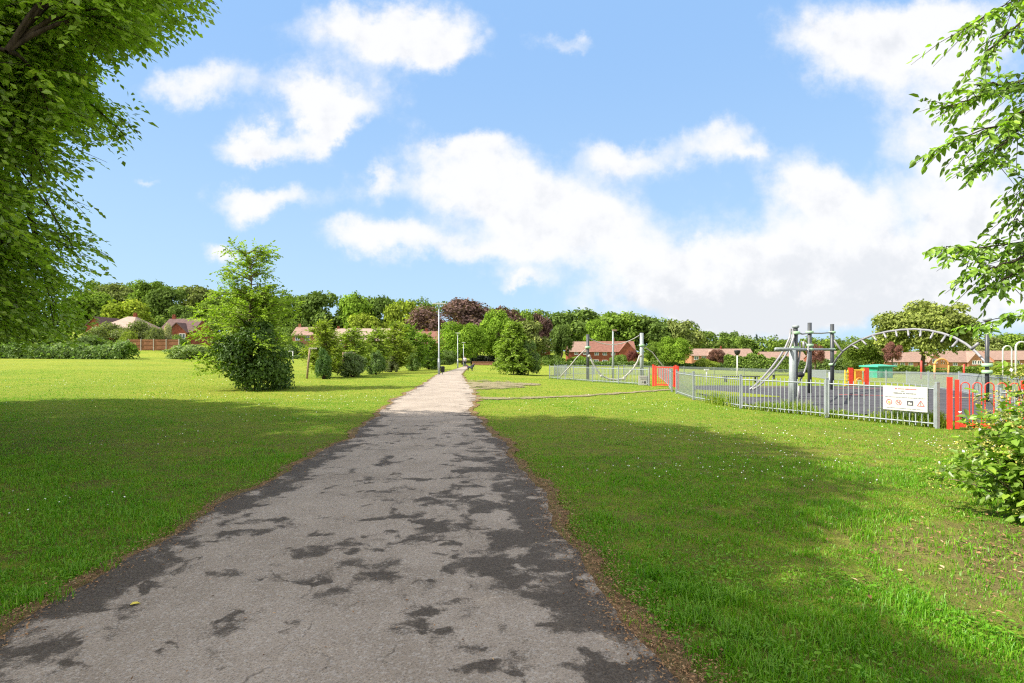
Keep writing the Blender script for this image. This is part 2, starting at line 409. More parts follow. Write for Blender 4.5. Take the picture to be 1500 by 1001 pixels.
def strip(name, xa, xb, ys, mat, dz, label, cat, n=14):
    q = np.linspace(0, 1, n)[None]
    X = xa[:, None] * (1-q) + xb[:, None] * q; Y = np.broadcast_to(ys[:, None], X.shape)
    V = np.stack([X, Y, gz(X, Y) + dz + .00045 * np.maximum(Y, 0)], -1).reshape(-1, 3)
    uv = np.stack([np.broadcast_to(q, X.shape), Y], -1).reshape(-1, 2)
    i0 = (np.arange(len(ys)-1)[:, None] * n + np.arange(n-1)[None]).ravel()
    o = link(name, np_mesh(name, V, [np.stack([i0, i0+1, i0+1+n, i0+n], 1)], mat, uv=uv, smooth=True))
    return tag(o, label, cat, kind='structure')
strip('path', xl, xr, ysamp, M['path'], .016, 'worn grey asphalt path with dark damp patches leading straight into the park', 'path')
wl = .05 + .06 * (1 + np.sin(ysamp * 2.3)) * .5 + np.abs(smooth_noise(ysamp, .10, 8)); wr = .09 + np.abs(smooth_noise(ysamp, .13, 9))
fade = np.clip(1.35 - ysamp / 60, .5, 1) 
strip('path_verge', xl - wl * fade * 1.1, xl + .05, ysamp, M['dirt'], .010, 'strip of bare brown earth along the left edge of the asphalt path', 'verge', 5)
strip('path_verge', xr - .05, xr + wr * fade * 1.1, ysamp, M['dirt'], .010, 'strip of bare brown earth along the right edge of the asphalt path', 'verge', 5)
sp = wpts([(690,585),(760,584),(850,581),(930,575.5),(990,571)])
dn = np.array([.02, 1, 0])
ribbon('side_path', sp + dn * .85, sp - dn * .55, M['dirt_light'], .012, 'thin trodden side track from the asphalt path to the red gate', 'side path', 140, 4, .13, 5)
wp_ = wpts([(676,557),(700,556.5),(740,558),(790,562.5)]); wq_ = wpts([(682,577),(705,576),(745,573),(795,565)])
ribbon('worn_patch', wp_, wq_, M['dirt_light'], .013, 'wide worn patch of pale earth on the right of the path before the shrubs', 'earth patch', 60, 5, .25, 6)

# playground surfaces
near = wpts([(1016,571),(1040,585),(1085,592),(1211,604),(1373,616),(1500,627),(1750,645)])
farr = wpts([(1016,566),(1050,565.5),(1100,566),(1200,566),(1300,567.5),(1500,573),(1750,581)])
ribbon('playground_surface', near, farr, M['tarmac'], .02, 'dark grey playground surface inside the grey fence', 'playground surface', 80, 16)
isl1 = wpts([(1020,578),(1060,581),(1100,583),(1142,583.5)]); isl2 = wpts([(1020,572),(1060,574.5),(1100,578),(1142,582)])
ribbon('grass_island', isl1, isl2, M['ground'], .028, 'narrow strip of grass lying across the dark playground surface', 'grass strip', 40, 4, .05, 3)
for nm, px, m, lb in (('red_line', [(1225,570),(1320,571.5)], 'paint_red', 'faint red line painted farthest across the playground'),
                  ('red_line', [(1228,579.5),(1300,581)], 'paint_red', 'red line painted on the playground left of the white notice'),
                  ('yellow_line', [(1112,568.2),(1166,568.2)], 'paint_yellow', 'yellow line painted beyond the grass strip in the playground'),
                  ('yellow_line', [(1390,584),(1475,585.5)], 'paint_yellow', 'yellow line painted on the playground behind the red gate')):
    w = wpts(px); ribbon(nm, w - [0, .1, 0], w + [0, .1, 0], M[m], .03, lb, 'ground line', 12, 3)

# ------------------------------------------------------------------ grass blades, litter, daisies
def path_x(y): return np.interp(y, ysamp, xl), np.interp(y, ysamp, xr)
def inside(P, poly):
    x, y = P[:, 0], P[:, 1]; c = np.zeros(len(P), bool); j = len(poly) - 1
    for i in range(len(poly)):
        xi, yi = poly[i][:2]; xj, yj = poly[j][:2]
        c ^= ((yi > y) != (yj > y)) & (x < (xj - xi) * (y - yi) / (yj - yi + 1e-12) + xi); j = i
    return c
PLAY = np.vstack([near, farr[::-1]])
def vnoise(x, y, s, seed):
    g = np.random.default_rng(seed); o = np.zeros_like(x)
    for k in range(6):
        a = g.uniform(0, 6.28); fr = s * g.uniform(.6, 1.8); o += np.sin((x * math.cos(a) + y * math.sin(a)) * fr * 6.28 + g.uniform(0, 6.28))
    return o / 6
def blades(n, ylo, yhi, hlo, hhi, w, power):
    u = rng.uniform(0, 1, n)
    Y = ylo * (yhi / ylo) ** u if power == 0 else (ylo ** power + u * (yhi ** power - ylo ** power)) ** (1 / power)
    t = rng.uniform(-1.08, 1.08, n); X = t * Y
    l, r = path_x(Y)
    jl = np.abs(rng.normal(0, .07, n)) + .02
    k = (X < l - jl - .5 * np.interp(Y, ysamp, wl) * fade[0]) | (X > r + jl + .55 * np.interp(Y, ysamp, wr))
    stray = (rng.uniform(0, 1, n) < .18) & ((X < l - .02) | (X > r + .02))
    k |= stray
    P = np.stack([X, Y], 1)
    k &= ~inside(P, PLAY)
    dsh = np.hypot((X - 4.6) * .75, Y - 4.3) + vnoise(X, Y, .5, 3) * .5
    k &= ~((dsh < 1.3) & (rng.uniform(0, 1, n) < .72))
    bare = vnoise(X, Y, .55, 5) + .6 * vnoise(X, Y, 1.7, 6)
    k &= ~((bare > .5) & (rng.uniform(0, 1, n) < .75))
    X, Y = X[k], Y[k]; n = len(X)
    lush = .70 + .5 * vnoise(X, Y, .35, 11) + .5 * vnoise(X, Y, 1.5, 12) + .35 * vnoise(X, Y, 4.0, 13)
    h = rng.uniform(hlo, hhi, n) * np.clip(lush, .35, 1.5)
    az = rng.uniform(0, 6.283, n); lean = np.abs(rng.normal(.45, .35, n))
    dx, dy = np.cos(az), np.sin(az)
    fa = rng.uniform(0, 6.283, n); sx, sy = np.cos(fa) * w, np.sin(fa) * w
    ww = rng.uniform(.7, 1.3, n); sx *= ww; sy *= ww
    Z = gz(X, Y) - .004
    B = np.stack([X, Y, Z], 1); S = np.stack([sx, sy, np.zeros(n)], 1)
    mid = B + np.stack([dx * h * .25 * lean, dy * h * .25 * lean, h * .6], 1)
    tip = B + np.stack([dx * h * .95 * lean, dy * h * .95 * lean, h * (1 - .25 * np.minimum(lean, 1.6))], 1)
    V = np.stack([B - S, B + S, mid + S * .75, mid - S * .75, tip], 1)
    return V.reshape(-1, 3), np.repeat(rng.uniform(0, 1, n), 5), n
VV, TT, nb = [], [], 0
for a in ((100000, 2.3, 4.2, .025, .08, .0030, 1.6), (160000, 4.2, 9, .025, .075, .0038, 1.0), (150000, 9, 20, .025, .055, .005, 1.0), (70000, 20, 42, .03, .06, .009, 1.0)):
    v, t, n = blades(*a); VV.append(v); TT.append(t); nb += n
b = np.arange(nb)[:, None] * 5
o = link('grass', np_mesh('grass', np.concatenate(VV), [np.concatenate([b + [0, 1, 2, 3]]), b + [3, 2, 4]], M['blade'], np.concatenate(TT)))
tag(o, 'short mown green grass blades covering the field', 'grass', kind='stuff')

# clover rosettes and taller tussocks in the turf
cl = []
for k in range(70):
    y = 2.6 * 5.2 ** rng.uniform(0, 1); x = rng.uniform(-1, 1) * y; m = int(rng.uniform(50, 150)); sd = rng.uniform(.08, .28)
    cl.append(np.stack([rng.normal(x, sd * 1.4, m), rng.normal(y, sd, m)], 1))
C_ = np.concatenate(cl); l, r = path_x(C_[:, 1]); C_ = C_[(C_[:, 0] < l - .12) | (C_[:, 0] > r + .16)]; C_ = C_[~inside(C_, PLAY)]; n = len(C_)
P = np.stack([C_[:, 0], C_[:, 1], gz(C_[:, 0], C_[:, 1]) + rng.uniform(.02, .05, n)], 1); az = rng.uniform(0, 6.28, n)
V, Fc, k = leaf_arrays(P, np.stack([np.cos(az), np.sin(az), rng.normal(.1, .2, n)], 1), np.stack([rng.normal(0, .25, n), rng.normal(0, .25, n), np.ones(n)], 1), rng.uniform(.018, .042, n), rng.uniform(.012, .024, n), .1, True)
o = link('clover', np_mesh('clover', V, Fc, M['blade'], np.repeat(rng.uniform(.2, .88, n), k)))
tag(o, 'small patches of broad-leaved clover and weeds growing in the turf', 'clover', kind='stuff')
VV, m = [], 0
for px, py, k, sd in ((1010, 905, 420, .11), (1050, 880, 420, .12), (1000, 868, 300, .08), (1085, 930, 300, .10), (1120, 985, 260, .1), (1060, 960, 240, .09), (960, 845, 160, .07), (60, 880, 200, .09), (130, 835, 220, .10), (250, 765, 200, .12), (880, 760, 200, .12), (1200, 940, 220, .12), (1330, 890, 200, .12)):
    c = at(px, py); h = rng.uniform(.045, .10, k); az = rng.uniform(0, 6.28, k); ln = np.abs(rng.normal(.5, .3, k))
    B = np.stack([rng.normal(c[0], sd, k), rng.normal(c[1], sd * .7, k), np.zeros(k)], 1); dr = np.stack([np.cos(az), np.sin(az), 0 * az], 1)
    S = np.stack([np.sin(az), -np.cos(az), 0 * az], 1) * .0028; md = B + dr * (h * ln * .35)[:, None] + np.array([0, 0, 1]) * (h * .62)[:, None]; tp = B + dr * (h * ln)[:, None] + np.array([0, 0, 1]) * (h * .85)[:, None]
    VV.append(np.stack([B - S, B + S, md + S * .8, md - S * .8, tp], 1).reshape(-1, 3)); m += k
b = np.arange(m)[:, None] * 5
o = link('tussocks', np_mesh('tussocks', np.concatenate(VV), [b + [0, 1, 2, 3], b + [3, 2, 4]], M['blade'], np.repeat(rng.uniform(.1, .95, m), 5)))
tag(o, 'taller uncut tufts of grass beside the path edges', 'tussocks', kind='stuff')
def flakes(n, fx, fy, size, name, label, cat, mat, zoff=.022):
    P = np.stack([fx, fy, gz(fx, fy) + zoff + .00045 * np.maximum(fy, 0) + rng.uniform(0, .012, n)], 1)
    az = rng.uniform(0, 6.28, n); D = np.stack([np.cos(az), np.sin(az), rng.normal(0, .22, n)], 1)
    Nn = np.stack([rng.normal(0, .3, n), rng.normal(0, .3, n), np.ones(n)], 1)
    L = rng.uniform(.5, 1.4, n) * size
    V, Fc, k = leaf_arrays(P, D, Nn, L, L * rng.uniform(.25, .6, n), .15)
    o = link(name, np_mesh(name, V, Fc, mat, np.repeat(rng.uniform(0, 1, n), k)))
    return tag(o, label, cat, kind='stuff')
n = 20000
y = np.where(rng.uniform(0, 1, n) < .55, 2.2 * (5) ** rng.uniform(0, 1, n), 2.4 + rng.uniform(0, 20, n))
l, r = path_x(y); side = rng.uniform(0, 1, n) < .36
off = rng.normal(.05, .10, n); off2 = rng.normal(.09, .13, n)
flakes(n, np.where(side, l - off, r + off2), y, .019, 'leaf_litter', 'brown dry leaf litter and wood chips along both path edges', 'leaf litter', M['flake'])
n = 260
y = 2.4 * 5 ** rng.uniform(0, 1, n); l, r = path_x(y)
flakes(n, l + (r - l) * rng.uniform(.02, .98, n), y, .02, 'path_debris', 'scattered small bits of debris on the asphalt', 'debris', M['flake'])
n = 1400
a = rng.uniform(0, 6.28, n); q = np.abs(rng.normal(0, 1.0, n))
flakes(n, 4.5 + np.cos(a) * q * 1.1, 4.4 + np.sin(a) * q * .9, .04, 'dead_leaves', 'dead leaves and twigs on dry earth below the flowering shrub', 'dead leaves', M['flake'])
# daisies and clover
cl = []
for px, py, s, k in ((1040,640,1.2,220), (1130,690,.8,150), (1000,690,.5,70), (1160,672,.5,90), (1400,655,.5,90), (1440,690,.35,60), (640+180,690,.4,40), (300,582,2.2,260), (480,586,1.5,200),
                     (420,600,1.2,90), (360,615,1.0,60), (180,560,4,300), (1000,600,2,160), (900,590,2,120), (1250,640,1.2,120), (60,740,.5,30), (250,650,1,40)):
    c = at(px, py); cl.append(np.stack([rng.normal(c[0], s, k), rng.normal(c[1], s * .7, k)], 1)[: int(k * .55)])
D_ = np.concatenate(cl); l, r = path_x(D_[:, 1]); D_ = D_[(D_[:, 0] < l - .15) | (D_[:, 0] > r + .2)]
n = len(D_); rad = np.clip(.007 + .0002 * D_[:, 1], .007, .012)
ang = np.arange(6) * math.pi / 3
ring = np.stack([np.cos(ang), np.sin(ang)], 1)
tz = rng.normal(0, .35, (n, 2))
V = np.zeros((n, 6, 3)); V[..., :2] = D_[:, None] + ring[None] * rad[:, None, None]
V[..., 2] = (gz(D_[:, 0], D_[:, 1]) + rng.uniform(.03, .065, n))[:, None] + (ring[None] * tz[:, None]).sum(-1) * rad[:, None]
o = link('daisies', np_mesh('daisies', V.reshape(-1, 3), [np.arange(n)[:, None] * 6 + np.arange(6)], M['flower']))
tag(o, 'tiny white daisies and clover heads dotted in the grass', 'daisies', kind='stuff')
# yellow leaf on the path
p = at(190, 892)
V, Fc, k = leaf_arrays(np.array([[p[0], p[1], p[2] + .024]]), np.array([[.8, .5, .05]]), np.array([[.1, 0, 1.]]), .06, .04, .2, True)
tag(link('fallen_leaf', np_mesh('fallen_leaf', V, Fc, M['yleaf'])), 'single yellow fallen leaf lying on the asphalt near its left edge', 'leaf')

# ------------------------------------------------------------------ trees
def rot_dirs(n, g): v = g.normal(size=(n, 3)); return v / np.linalg.norm(v, axis=1, keepdims=True)
def lobed_crown(seed, n, size, lobes=26, lobe_r=.30, squash=.8, top='round', low=.0):
    """leaf clumps on many small lobes spread through a crown of radius 1; its height runs 0..2*squash."""
    g = np.random.default_rng(seed)
    d = rot_dirs(lobes * 3, g); d = d[d[:, 2] > -.75][:lobes]
    rr = g.uniform(.35, .82, len(d)) ; rr[: len(d)//2] = g.uniform(.6, .8, len(d)//2)
    C = d * rr[:, None]
    if top == 'cone':
        h = g.uniform(0, 1, len(d)) ** 1.25; rad = (1 - h) ** .8 * .72 + .05
        a = g.uniform(0, 6.28, len(d)); q = np.sqrt(g.uniform(.25, 1, len(d)))
        C = np.stack([np.cos(a)*rad*q, np.sin(a)*rad*q, h * 2 - 1], 1)
    rl = lobe_r * g.uniform(.65, 1.3, len(d))
    if top == 'cone': rl *= np.clip(1.15 - (C[:, 2] + 1) / 2 * .75, .3, 1)
    wgt = rl ** 2; idx = g.choice(len(d), n, p=wgt / wgt.sum())
    nd = rot_dirs(n, g); nd[:, 2] = np.abs(nd[:, 2]) * np.where(g.uniform(0, 1, n) < .72, 1, -1)
    P = C[idx] + nd * (rl[idx] * g.uniform(.55, 1.08, n))[:, None]
    P[:, 2] = P[:, 2] * squash
    Nn = nd * .8 + rot_dirs(n, g) * .65 + np.array([0, 0, .25])
    D = np.cross(Nn, rot_dirs(n, g)) + [0, 0, -.15]
    P[:, 2] += squash
    s = size * g.uniform(.6, 1.4, n)
    V, Fc, k = leaf_arrays(P, D, Nn, s * 1.25, s, .12)
    tint = np.clip(g.uniform(0, 1, n) * .6 + g.uniform(0, 1, len(d))[idx] * .4, 0, 1)
    return V, Fc, np.repeat(tint, k)
def trunk_mesh(name, h, r, seed, mat, limbs=5, spread=.6, bare=.3):
    g = np.random.default_rng(seed); mb = MB()
    top = h * .78
    pts = [np.array([g.normal(0, .012*h) * (i > 0), g.normal(0, .012*h) * (i > 0), top * i / 6]) for i in range(7)]
    mb.tube(pts, [r*1.5, r*1.02, r*.9, r*.75, r*.55, r*.38, r*.15], 8)
    for k in range(limbs):
        z0 = top * g.uniform(bare, .75); a = g.uniform(0, 6.28); L = h * spread * g.uniform(.3, .6)
        p0 = np.array([np.interp(z0, [p[2] for p in pts], [p[0] for p in pts]), np.interp(z0, [p[2] for p in pts], [p[1] for p in pts]), z0])
        dr = np.array([math.cos(a), math.sin(a), g.uniform(.5, 1.1)])
        mb.tube([p0, p0 + dr*L*.35, p0 + dr*L*.7 + [0, 0, .04*h], p0 + dr*L], [r*.42, r*.3, r*.2, r*.06], 6)
    return mb.mesh(name, mat, True)
PROTO = {}
def proto(key):
    if key in PROTO: return PROTO[key]
    kw = dict(
        far_a=dict(seed=1, n=7000, size=.075, lobes=30, lobe_r=.30, squash=.85), far_b=dict(seed=2, n=7000, size=.075, lobes=24, lobe_r=.34, squash=.95),
        far_c=dict(seed=3, n=7000, size=.07, lobes=36, lobe_r=.26, squash=.8), far_d=dict(seed=4, n=6500, size=.08, lobes=20, lobe_r=.36, squash=1.0),
        mid_a=dict(seed=5, n=15000, size=.048, lobes=46, lobe_r=.25, squash=.92), mid_b=dict(seed=6, n=15000, size=.048, lobes=40, lobe_r=.27, squash=1.05),
        wide=dict(seed=7, n=22000, size=.042, lobes=60, lobe_r=.24, squash=.72), cone=dict(seed=8, n=9000, size=.07, lobes=46, lobe_r=.30, squash=1.6, top='cone'),
        bush_a=dict(seed=9, n=9000, size=.055, lobes=34, lobe_r=.30, squash=.62), bush_b=dict(seed=10, n=9000, size=.055, lobes=28, lobe_r=.33, squash=.75))[key]
    V, Fc, t = lobed_crown(**kw)
    me = np_mesh('crown', V, Fc, M['leaf_far' if key[:3] in ('far', 'con', 'wid', 'mid') else 'leaf_mid'], t)
    ext = V[:, 2].max()
    PROTO[key] = (me, ext); return PROTO[key]
TRUNK = {}
def trunk_for(kind, seed):
    k = (kind, seed % 3)
    if k not in TRUNK: TRUNK[k] = trunk_mesh('trunk', 1.0, .03, 40 + seed % 3, M[kind])
    return TRUNK[k]
tree_count = 0
GL = 'trees of the wooded ridge'
def tree(key, px, wpx, top, Y, colour, label, cat='tree', base=None, clear=.14, name='tree', group=None, bark='bark', z=None):
    """a tree or bush whose crown spans wpx picture pixels around px at distance Y and tops out at picture row top"""
    global tree_count; tree_count += 1
    me, ext = proto(key)
    X = (px - CX) / F * Y; zb = gz1(X, Y) if z is None else z
    zt = EYE + (HZ - top) / F * Y; h = zt - zb
    if group == GL: wpx *= 1.32; clear = .0
    rad = wpx / 2 / F * Y / .95
    root = thing(name, label, cat, (X, Y, zb), random.uniform(0, 6.28), group)
    t = link('trunk', trunk_for(bark, tree_count), root); t.scale = (max(h, rad) * .9, max(h, rad) * .9, h * .95)
    c = link('crown', me, root, colour); c0 = h * clear
    if name in ('bush', 'shrub'): c0 = -.35 * h
    c.location = (0, 0, c0); c.scale = (rad, rad * random.uniform(.85, 1.1), (h - c0) / ext)
    c.rotation_euler = (0, 0, random.uniform(0, 6.28))
    return root
DG, MG, LG, YG, OL, CO = (.120, .180, .044), (.145, .222, .038), (.170, .270, .034), (.230, .290, .040), (.170, .205, .062), (.135, .085, .075)
# wooded ridge, left part
tree('far_b', 130, 62, 424, 215, MG, 'green ridge tree seen just right of the overhanging foliage, above the brick gable', clear=.06, group=GL)
tree('far_c', 168, 62, 413, 250, OL, 'olive ridge tree highest above the pale hipped roof on the left', clear=.06, group=GL)
tree('far_a', 212, 60, 407, 255, MG, 'tallest mid-green ridge tree left of the tall sapling', clear=.06, group=GL)
tree('far_d', 252, 52, 419, 240, DG, 'dark green ridge tree above the dark roofed house', clear=.06, group=GL)
tree('far_c', 292, 58, 416, 255, OL, 'olive ridge tree just left of the tall sapling top', clear=.06, group=GL)
tree('far_a', 340, 60, 428, 245, MG, 'ridge tree hidden behind the tall sapling', clear=.06, group=GL)
tree('far_b', 385, 55, 430, 240, DG, 'dark ridge tree behind the right side of the tall sapling', clear=.06, group=GL)
tree('far_a', 428, 52, 429, 235, MG, 'mid-green ridge tree just right of the tall sapling', clear=.06, group=GL)
tree('far_d', 472, 60, 425, 232, DG, 'big dark ridge tree above the red roof and tree stake', clear=.06, group=GL)
tree('far_b', 520, 50, 427, 230, LG, 'light green ridge tree above the long pale roof', clear=.06, group=GL)
tree('far_c', 556, 52, 431, 240, DG, 'dark olive ridge tree above the right end of the long pale roof', clear=.06, group=GL)
tree('far_a', 590, 52, 436, 225, YG, 'yellow-green ridge tree left of the copper beech', clear=.06, group=GL)
tree('far_c', 622, 30, 440, 240, MG, 'narrow ridge tree peeping between yellow-green tree and copper beech', clear=.06, group=GL)
tree('far_b', 188, 74, 436, 165, YG, 'rounded yellow-green tree directly behind the pale hipped roof', clear=.05)
tree('far_d', 262, 46, 446, 170, DG, 'small dark tree behind the dark roofed house on the left', clear=.05)
tree('far_c', 533, 62, 457, 190, YG, 'low rounded yellow-green tree behind the long pale roof', clear=.05)
tree('far_a', 583, 40, 468, 185, MG, 'green tree at the right end of the long pale roof', clear=.05)
tree('far_a', 440, 46, 466, 180, DG, 'dark tree behind the small red roof right of the sapling', clear=.05)
# copper beeches and centre
tree('mid_a', 668, 142, 436, 195, (.155, .10, .09), 'large purple-leaved copper beech behind the tallest lamp post', clear=.05, bark='bark_dark')
tree('far_c', 730, 76, 447, 215, CO, 'second copper beech behind and right of the largest one', clear=.05, bark='bark_dark')
tree('far_a', 790, 38, 456, 225, CO, 'small copper beech top showing above the conical tree', clear=.05, bark='bark_dark')
tree('far_b', 765, 50, 450, 225, MG, 'green tree between the two right-hand copper beeches', clear=.05)
tree('mid_b', 678, 72, 470, 140, LG, 'bright green round tree at the far end of the path', clear=.03)
tree('mid_a', 727, 62, 452, 150, LG, 'taller bright green tree right of the path end', clear=.03)
tree('far_d', 778, 56, 468, 172, OL, 'grey-green tree behind the conical tree beside the hip roofed house', clear=.04)
tree('far_c', 822, 34, 472, 182, DG, 'narrow dark tree between the two red brick houses', clear=.04)
tree('far_a', 845, 72, 449, 262, DG, 'large dark ridge tree above the left half of the semi-detached house', clear=.05, group=GL)
tree('far_b', 902, 66, 454, 262, MG, 'ridge tree above the right half of the semi-detached house', clear=.05, group=GL)
tree('far_c', 950, 60, 461, 262, DG, 'dark ridge tree behind the right rope bridge post', clear=.05, group=GL)
tree('far_a', 994, 58, 466, 262, OL, 'olive ridge tree at the right end of the high wood', clear=.05, group=GL)
tree('far_c', 875, 44, 466, 225, LG, 'yellow-green tree just behind the brick house chimney', clear=.05)
tree('mid_b', 988, 54, 492, 150, LG, 'bright bushy green tree right of the rope bridge', clear=.03)
tree('mid_a', 958, 30, 500, 165, MG, 'small green tree behind the right rope bridge post', clear=.03)
tree('far_d', 1035, 44, 485, 300, OL, 'olive tree beyond the white and red house', clear=.05)
tree('far_a', 1068, 50, 484, 300, DG, 'dark tree beyond the centre playground lamp', clear=.05)
tree('cone', 1108, 18, 489, 290, (.028, .06, .03), 'dark pointed conifer right of the playground lamp', 'conifer', clear=.02, name='conifer')
tree('cone', 1116, 13, 493, 290, (.028, .06, .03), 'smaller dark conifer touching the right side of the taller one', 'conifer', clear=.02, name='conifer')
tree('far_c', 1090, 40, 494, 290, MG, 'mid-green tree left of the two conifers', clear=.05)
tree('far_b', 1142, 50, 497, 300, MG, 'mid-green tree behind the curved twin rails', clear=.05)
tree('far_a', 1182, 50, 499, 310, YG, 'light green tree behind the dark climbing posts', clear=.05)
tree('far_c', 1222, 46, 496, 310, MG, 'tree behind the left foot of the climbing arch', clear=.05)
tree('far_b', 1262, 40, 494, 310, OL, 'olive tree showing above the tree behind the green kiosk', clear=.05)
tree('mid_b', 1268, 66, 493, 132, (.140, .200, .036), 'rounded green tree standing behind the green kiosk', clear=.05)
tree('mid_a', 1232, 26, 512, 150, MG, 'small green tree left of the green kiosk behind the climbing posts', clear=.03)
tree('wide', 1352, 134, 439, 122, (.205, .245, .062), 'large wide spreading tree under the climbing arch with forked trunk', clear=.13, bark='bark')
tree('far_a', 1442, 60, 490, 200, OL, 'tree on the right behind the last climbing post', clear=.05)
tree('far_b', 1484, 56, 487, 205, MG, 'tree behind the two white hoops', clear=.05)
tree('far_c', 1530, 60, 490, 200, OL, 'tree at the right edge behind the flowering shrub', clear=.05)
tree('mid_a', 1307, 27, 500, 112, (.20, .095, .08), 'small copper-leaved tree between the green kiosk and the big tree', clear=.34, bark='bark_pale')
tree('mid_b', 1194, 26, 503, 118, (.19, .09, .075), 'small copper-leaved tree between the climbing posts', clear=.25)
tree('mid_a', 1050, 30, 511, 160, (.17, .09, .07), 'small copper-leaved tree in front of the white and red house', clear=.2)
tree('mid_b', 927, 20, 513, 160, (.14, .05, .045), 'small red-leaved tree by the brick gable right of the rope bridge', clear=.2)

# bushes and hedges
bl = 'garden bushes along the left bank'
tree('bush_a', 40, 130, 478, 78, MG, 'broad green bush at far left beneath the overhanging foliage', 'bush', clear=.0, name='bush')
tree('bush_b', 128, 76, 490, 76, DG, 'dark green bush left of the brown panel fence', 'bush', clear=.0, name='bush')
tree('bush_a', 172, 44, 497, 74, MG, 'small green bush touching the left end of the brown panel fence', 'bush', clear=.0, name='bush')
tree('bush_b', 205, 52, 467, 103, OL, 'tall grey-green garden shrub above the brown panel fence', 'shrub', clear=.0, name='shrub')
tree('bush_a', 190, 26, 484, 99, YG, 'yellow-green shrub behind the left end of the brown panel fence', 'shrub', clear=.0, name='shrub')
tree('bush_b', 244, 20, 472, 104, (.36, .36, .20), 'cream-blossomed shrub in front of the dark roofed house', 'shrub', clear=.0, name='shrub')
tree('bush_b', 158, 60, 470, 104, OL, 'green bush hiding the wall below the pale hipped roof', 'bush', clear=.0, name='bush')
tree('bush_a', 226, 30, 478, 101, OL, 'grey-green shrub just left of the dark roofed house', 'shrub', clear=.0, name='shrub')
tree('bush_b', 262, 30, 489, 100, MG, 'green bush under the window of the dark roofed house', 'bush', clear=.0, name='bush')
tree('bush_a', 278, 66, 504, 78, (.20, .27, .09), 'pale leafy low shrub right of the brown panel fence', 'shrub', clear=.0, name='shrub')
tree('bush_b', 322, 50, 500, 82, MG, 'low green bush behind the left side of the ivy-covered bush', 'bush', clear=.0, name='bush')
tree('bush_a', 425, 70, 498, 150, DG, 'dark bush behind the football goal', 'bush', clear=.0, name='bush')
tree('bush_b', 480, 70, 500, 152, MG, 'green bush behind the leaning tree stake', 'bush', clear=.0, name='bush')
tree('bush_a', 545, 80, 502, 152, DG, 'dark hedge-like bush below the long pale roof', 'bush', clear=.0, name='bush')
tree('bush_b', 605, 60, 500, 152, MG, 'green bush below the brown roof', 'bush', clear=.0, name='bush')
tree('bush_a', 650, 40, 512, 120, DG, 'dark bush behind the base of the tallest lamp post', 'bush', clear=.0, name='bush')
tree('bush_b', 748, 40, 512, 140, DG, 'dark undergrowth bush right of the low brick wall', 'bush', clear=.0, name='bush')
tree('bush_a', 808, 40, 519, 168, MG, 'bush by the orange timber fence', 'bush', clear=.0, name='bush')
tree('bush_b', 850, 44, 521, 172, LG, 'light green garden bush before the semi-detached house', 'bush', clear=.0, name='bush')
tree('bush_a', 908, 30, 519, 168, MG, 'round garden bush below the brick gable', 'bush', clear=.0, name='bush')
tree('bush_b', 1032, 38, 524, 150, YG, 'yellow-green bush before the white and red house', 'bush', clear=.0, name='bush')
tree('bush_a', 1105, 38, 516, 150, MG, 'rounded bush below the two conifers', 'bush', clear=.0, name='bush')
tree('bush_b', 1240, 44, 522, 140, DG, 'dark bush left of the green kiosk', 'bush', clear=.0, name='bush')
tree('bush_a', 1480, 90, 530, 60, YG, 'yellow-green bush at right behind the white hoops', 'bush', clear=.0, name='bush')
def hedge(px0, px1, y0, Y0, Y1, colour, label, seed, depth=1.6, wave=.18):
    g = np.random.default_rng(seed)
    a, b = np.array([(px0-CX)/F*Y0, Y0]), np.array([(px1-CX)/F*Y1, Y1])
    L = np.linalg.norm(b - a); u = (b - a) / L; rz = math.atan2(u[1], u[0])
    n = int(min(16000, 900 * L / 2)); x = g.uniform(0, L, n)
    zb = gz(a[0] + u[0]*x, a[1] + u[1]*x); Yx = a[1] + u[1]*x
    top = (EYE + (HZ - y0) / F * Yx) - zb
    top = np.maximum(top * (1 + wave * (np.sin(x * .9 + seed) * .5 + np.sin(x * 2.3) * .3 + np.sin(x*.31)*.5)), .5)
    ph = g.uniform(0, math.pi, n)
    P = np.stack([x, np.cos(ph) * depth * .5, (.12 + .88 * np.sin(ph) ** .5) * top * g.uniform(.75, 1.03, n)], 1)
    low = g.uniform(0, 1, n) < .4; P[low, 2] *= g.uniform(.05, 1, low.sum()); P[:, 2] += zb - gz1(*a)
    Nn = np.stack([g.normal(0, .5, n), np.cos(ph) + g.normal(0, .4, n), np.sin(ph) + g.normal(0, .4, n)], 1)
    s = .012 * Y0 ** .7 * g.uniform(.6, 1.4, n)
    V, Fc, k = leaf_arrays(P, np.cross(Nn, rot_dirs(n, g)), Nn, s * 1.3, s, .1)
    o = link('hedge', np_mesh('hedge', V, Fc, M['leaf_mid'], np.repeat(g.uniform(0, 1, n), k)), None, colour)
    o.location = (a[0], a[1], gz1(*a)); o.rotation_euler = (0, 0, rz)
    return tag(o, label, 'hedge')
hedge(1062, 1168, 523, 150, 145, MG, 'clipped green hedge behind the playground under the red roofs', 1)
hedge(815, 990, 531, 150, 150, (.12, .19, .045), 'long low hedge beyond the rope bridge in front of the brick houses', 2)
hedge(1170, 1250, 530, 148, 142, DG, 'dark hedge behind the dark climbing posts', 3)
hedge(1300, 1480, 538, 150, 150, MG, 'low hedge at the foot of the terraced orange brick houses', 4)
hedge(330, 640, 522, 142, 142, (.10, .16, .035), 'far hedge closing the playing field behind the football goal', 5, 3)
hedge(-60, 190, 505, 72, 70, (.13, .21, .05), 'rough low green undergrowth at the field edge on the far left', 6, 3)
hedge(690, 760, 522, 152, 152, (.02, .032, .014), 'dark clipped hedge on top of the low brick wall', 7, 1.2, .04)
hedge(985, 1065, 534, 152, 150, (.10, .17, .035), 'low hedge left of the playground lamp', 8)
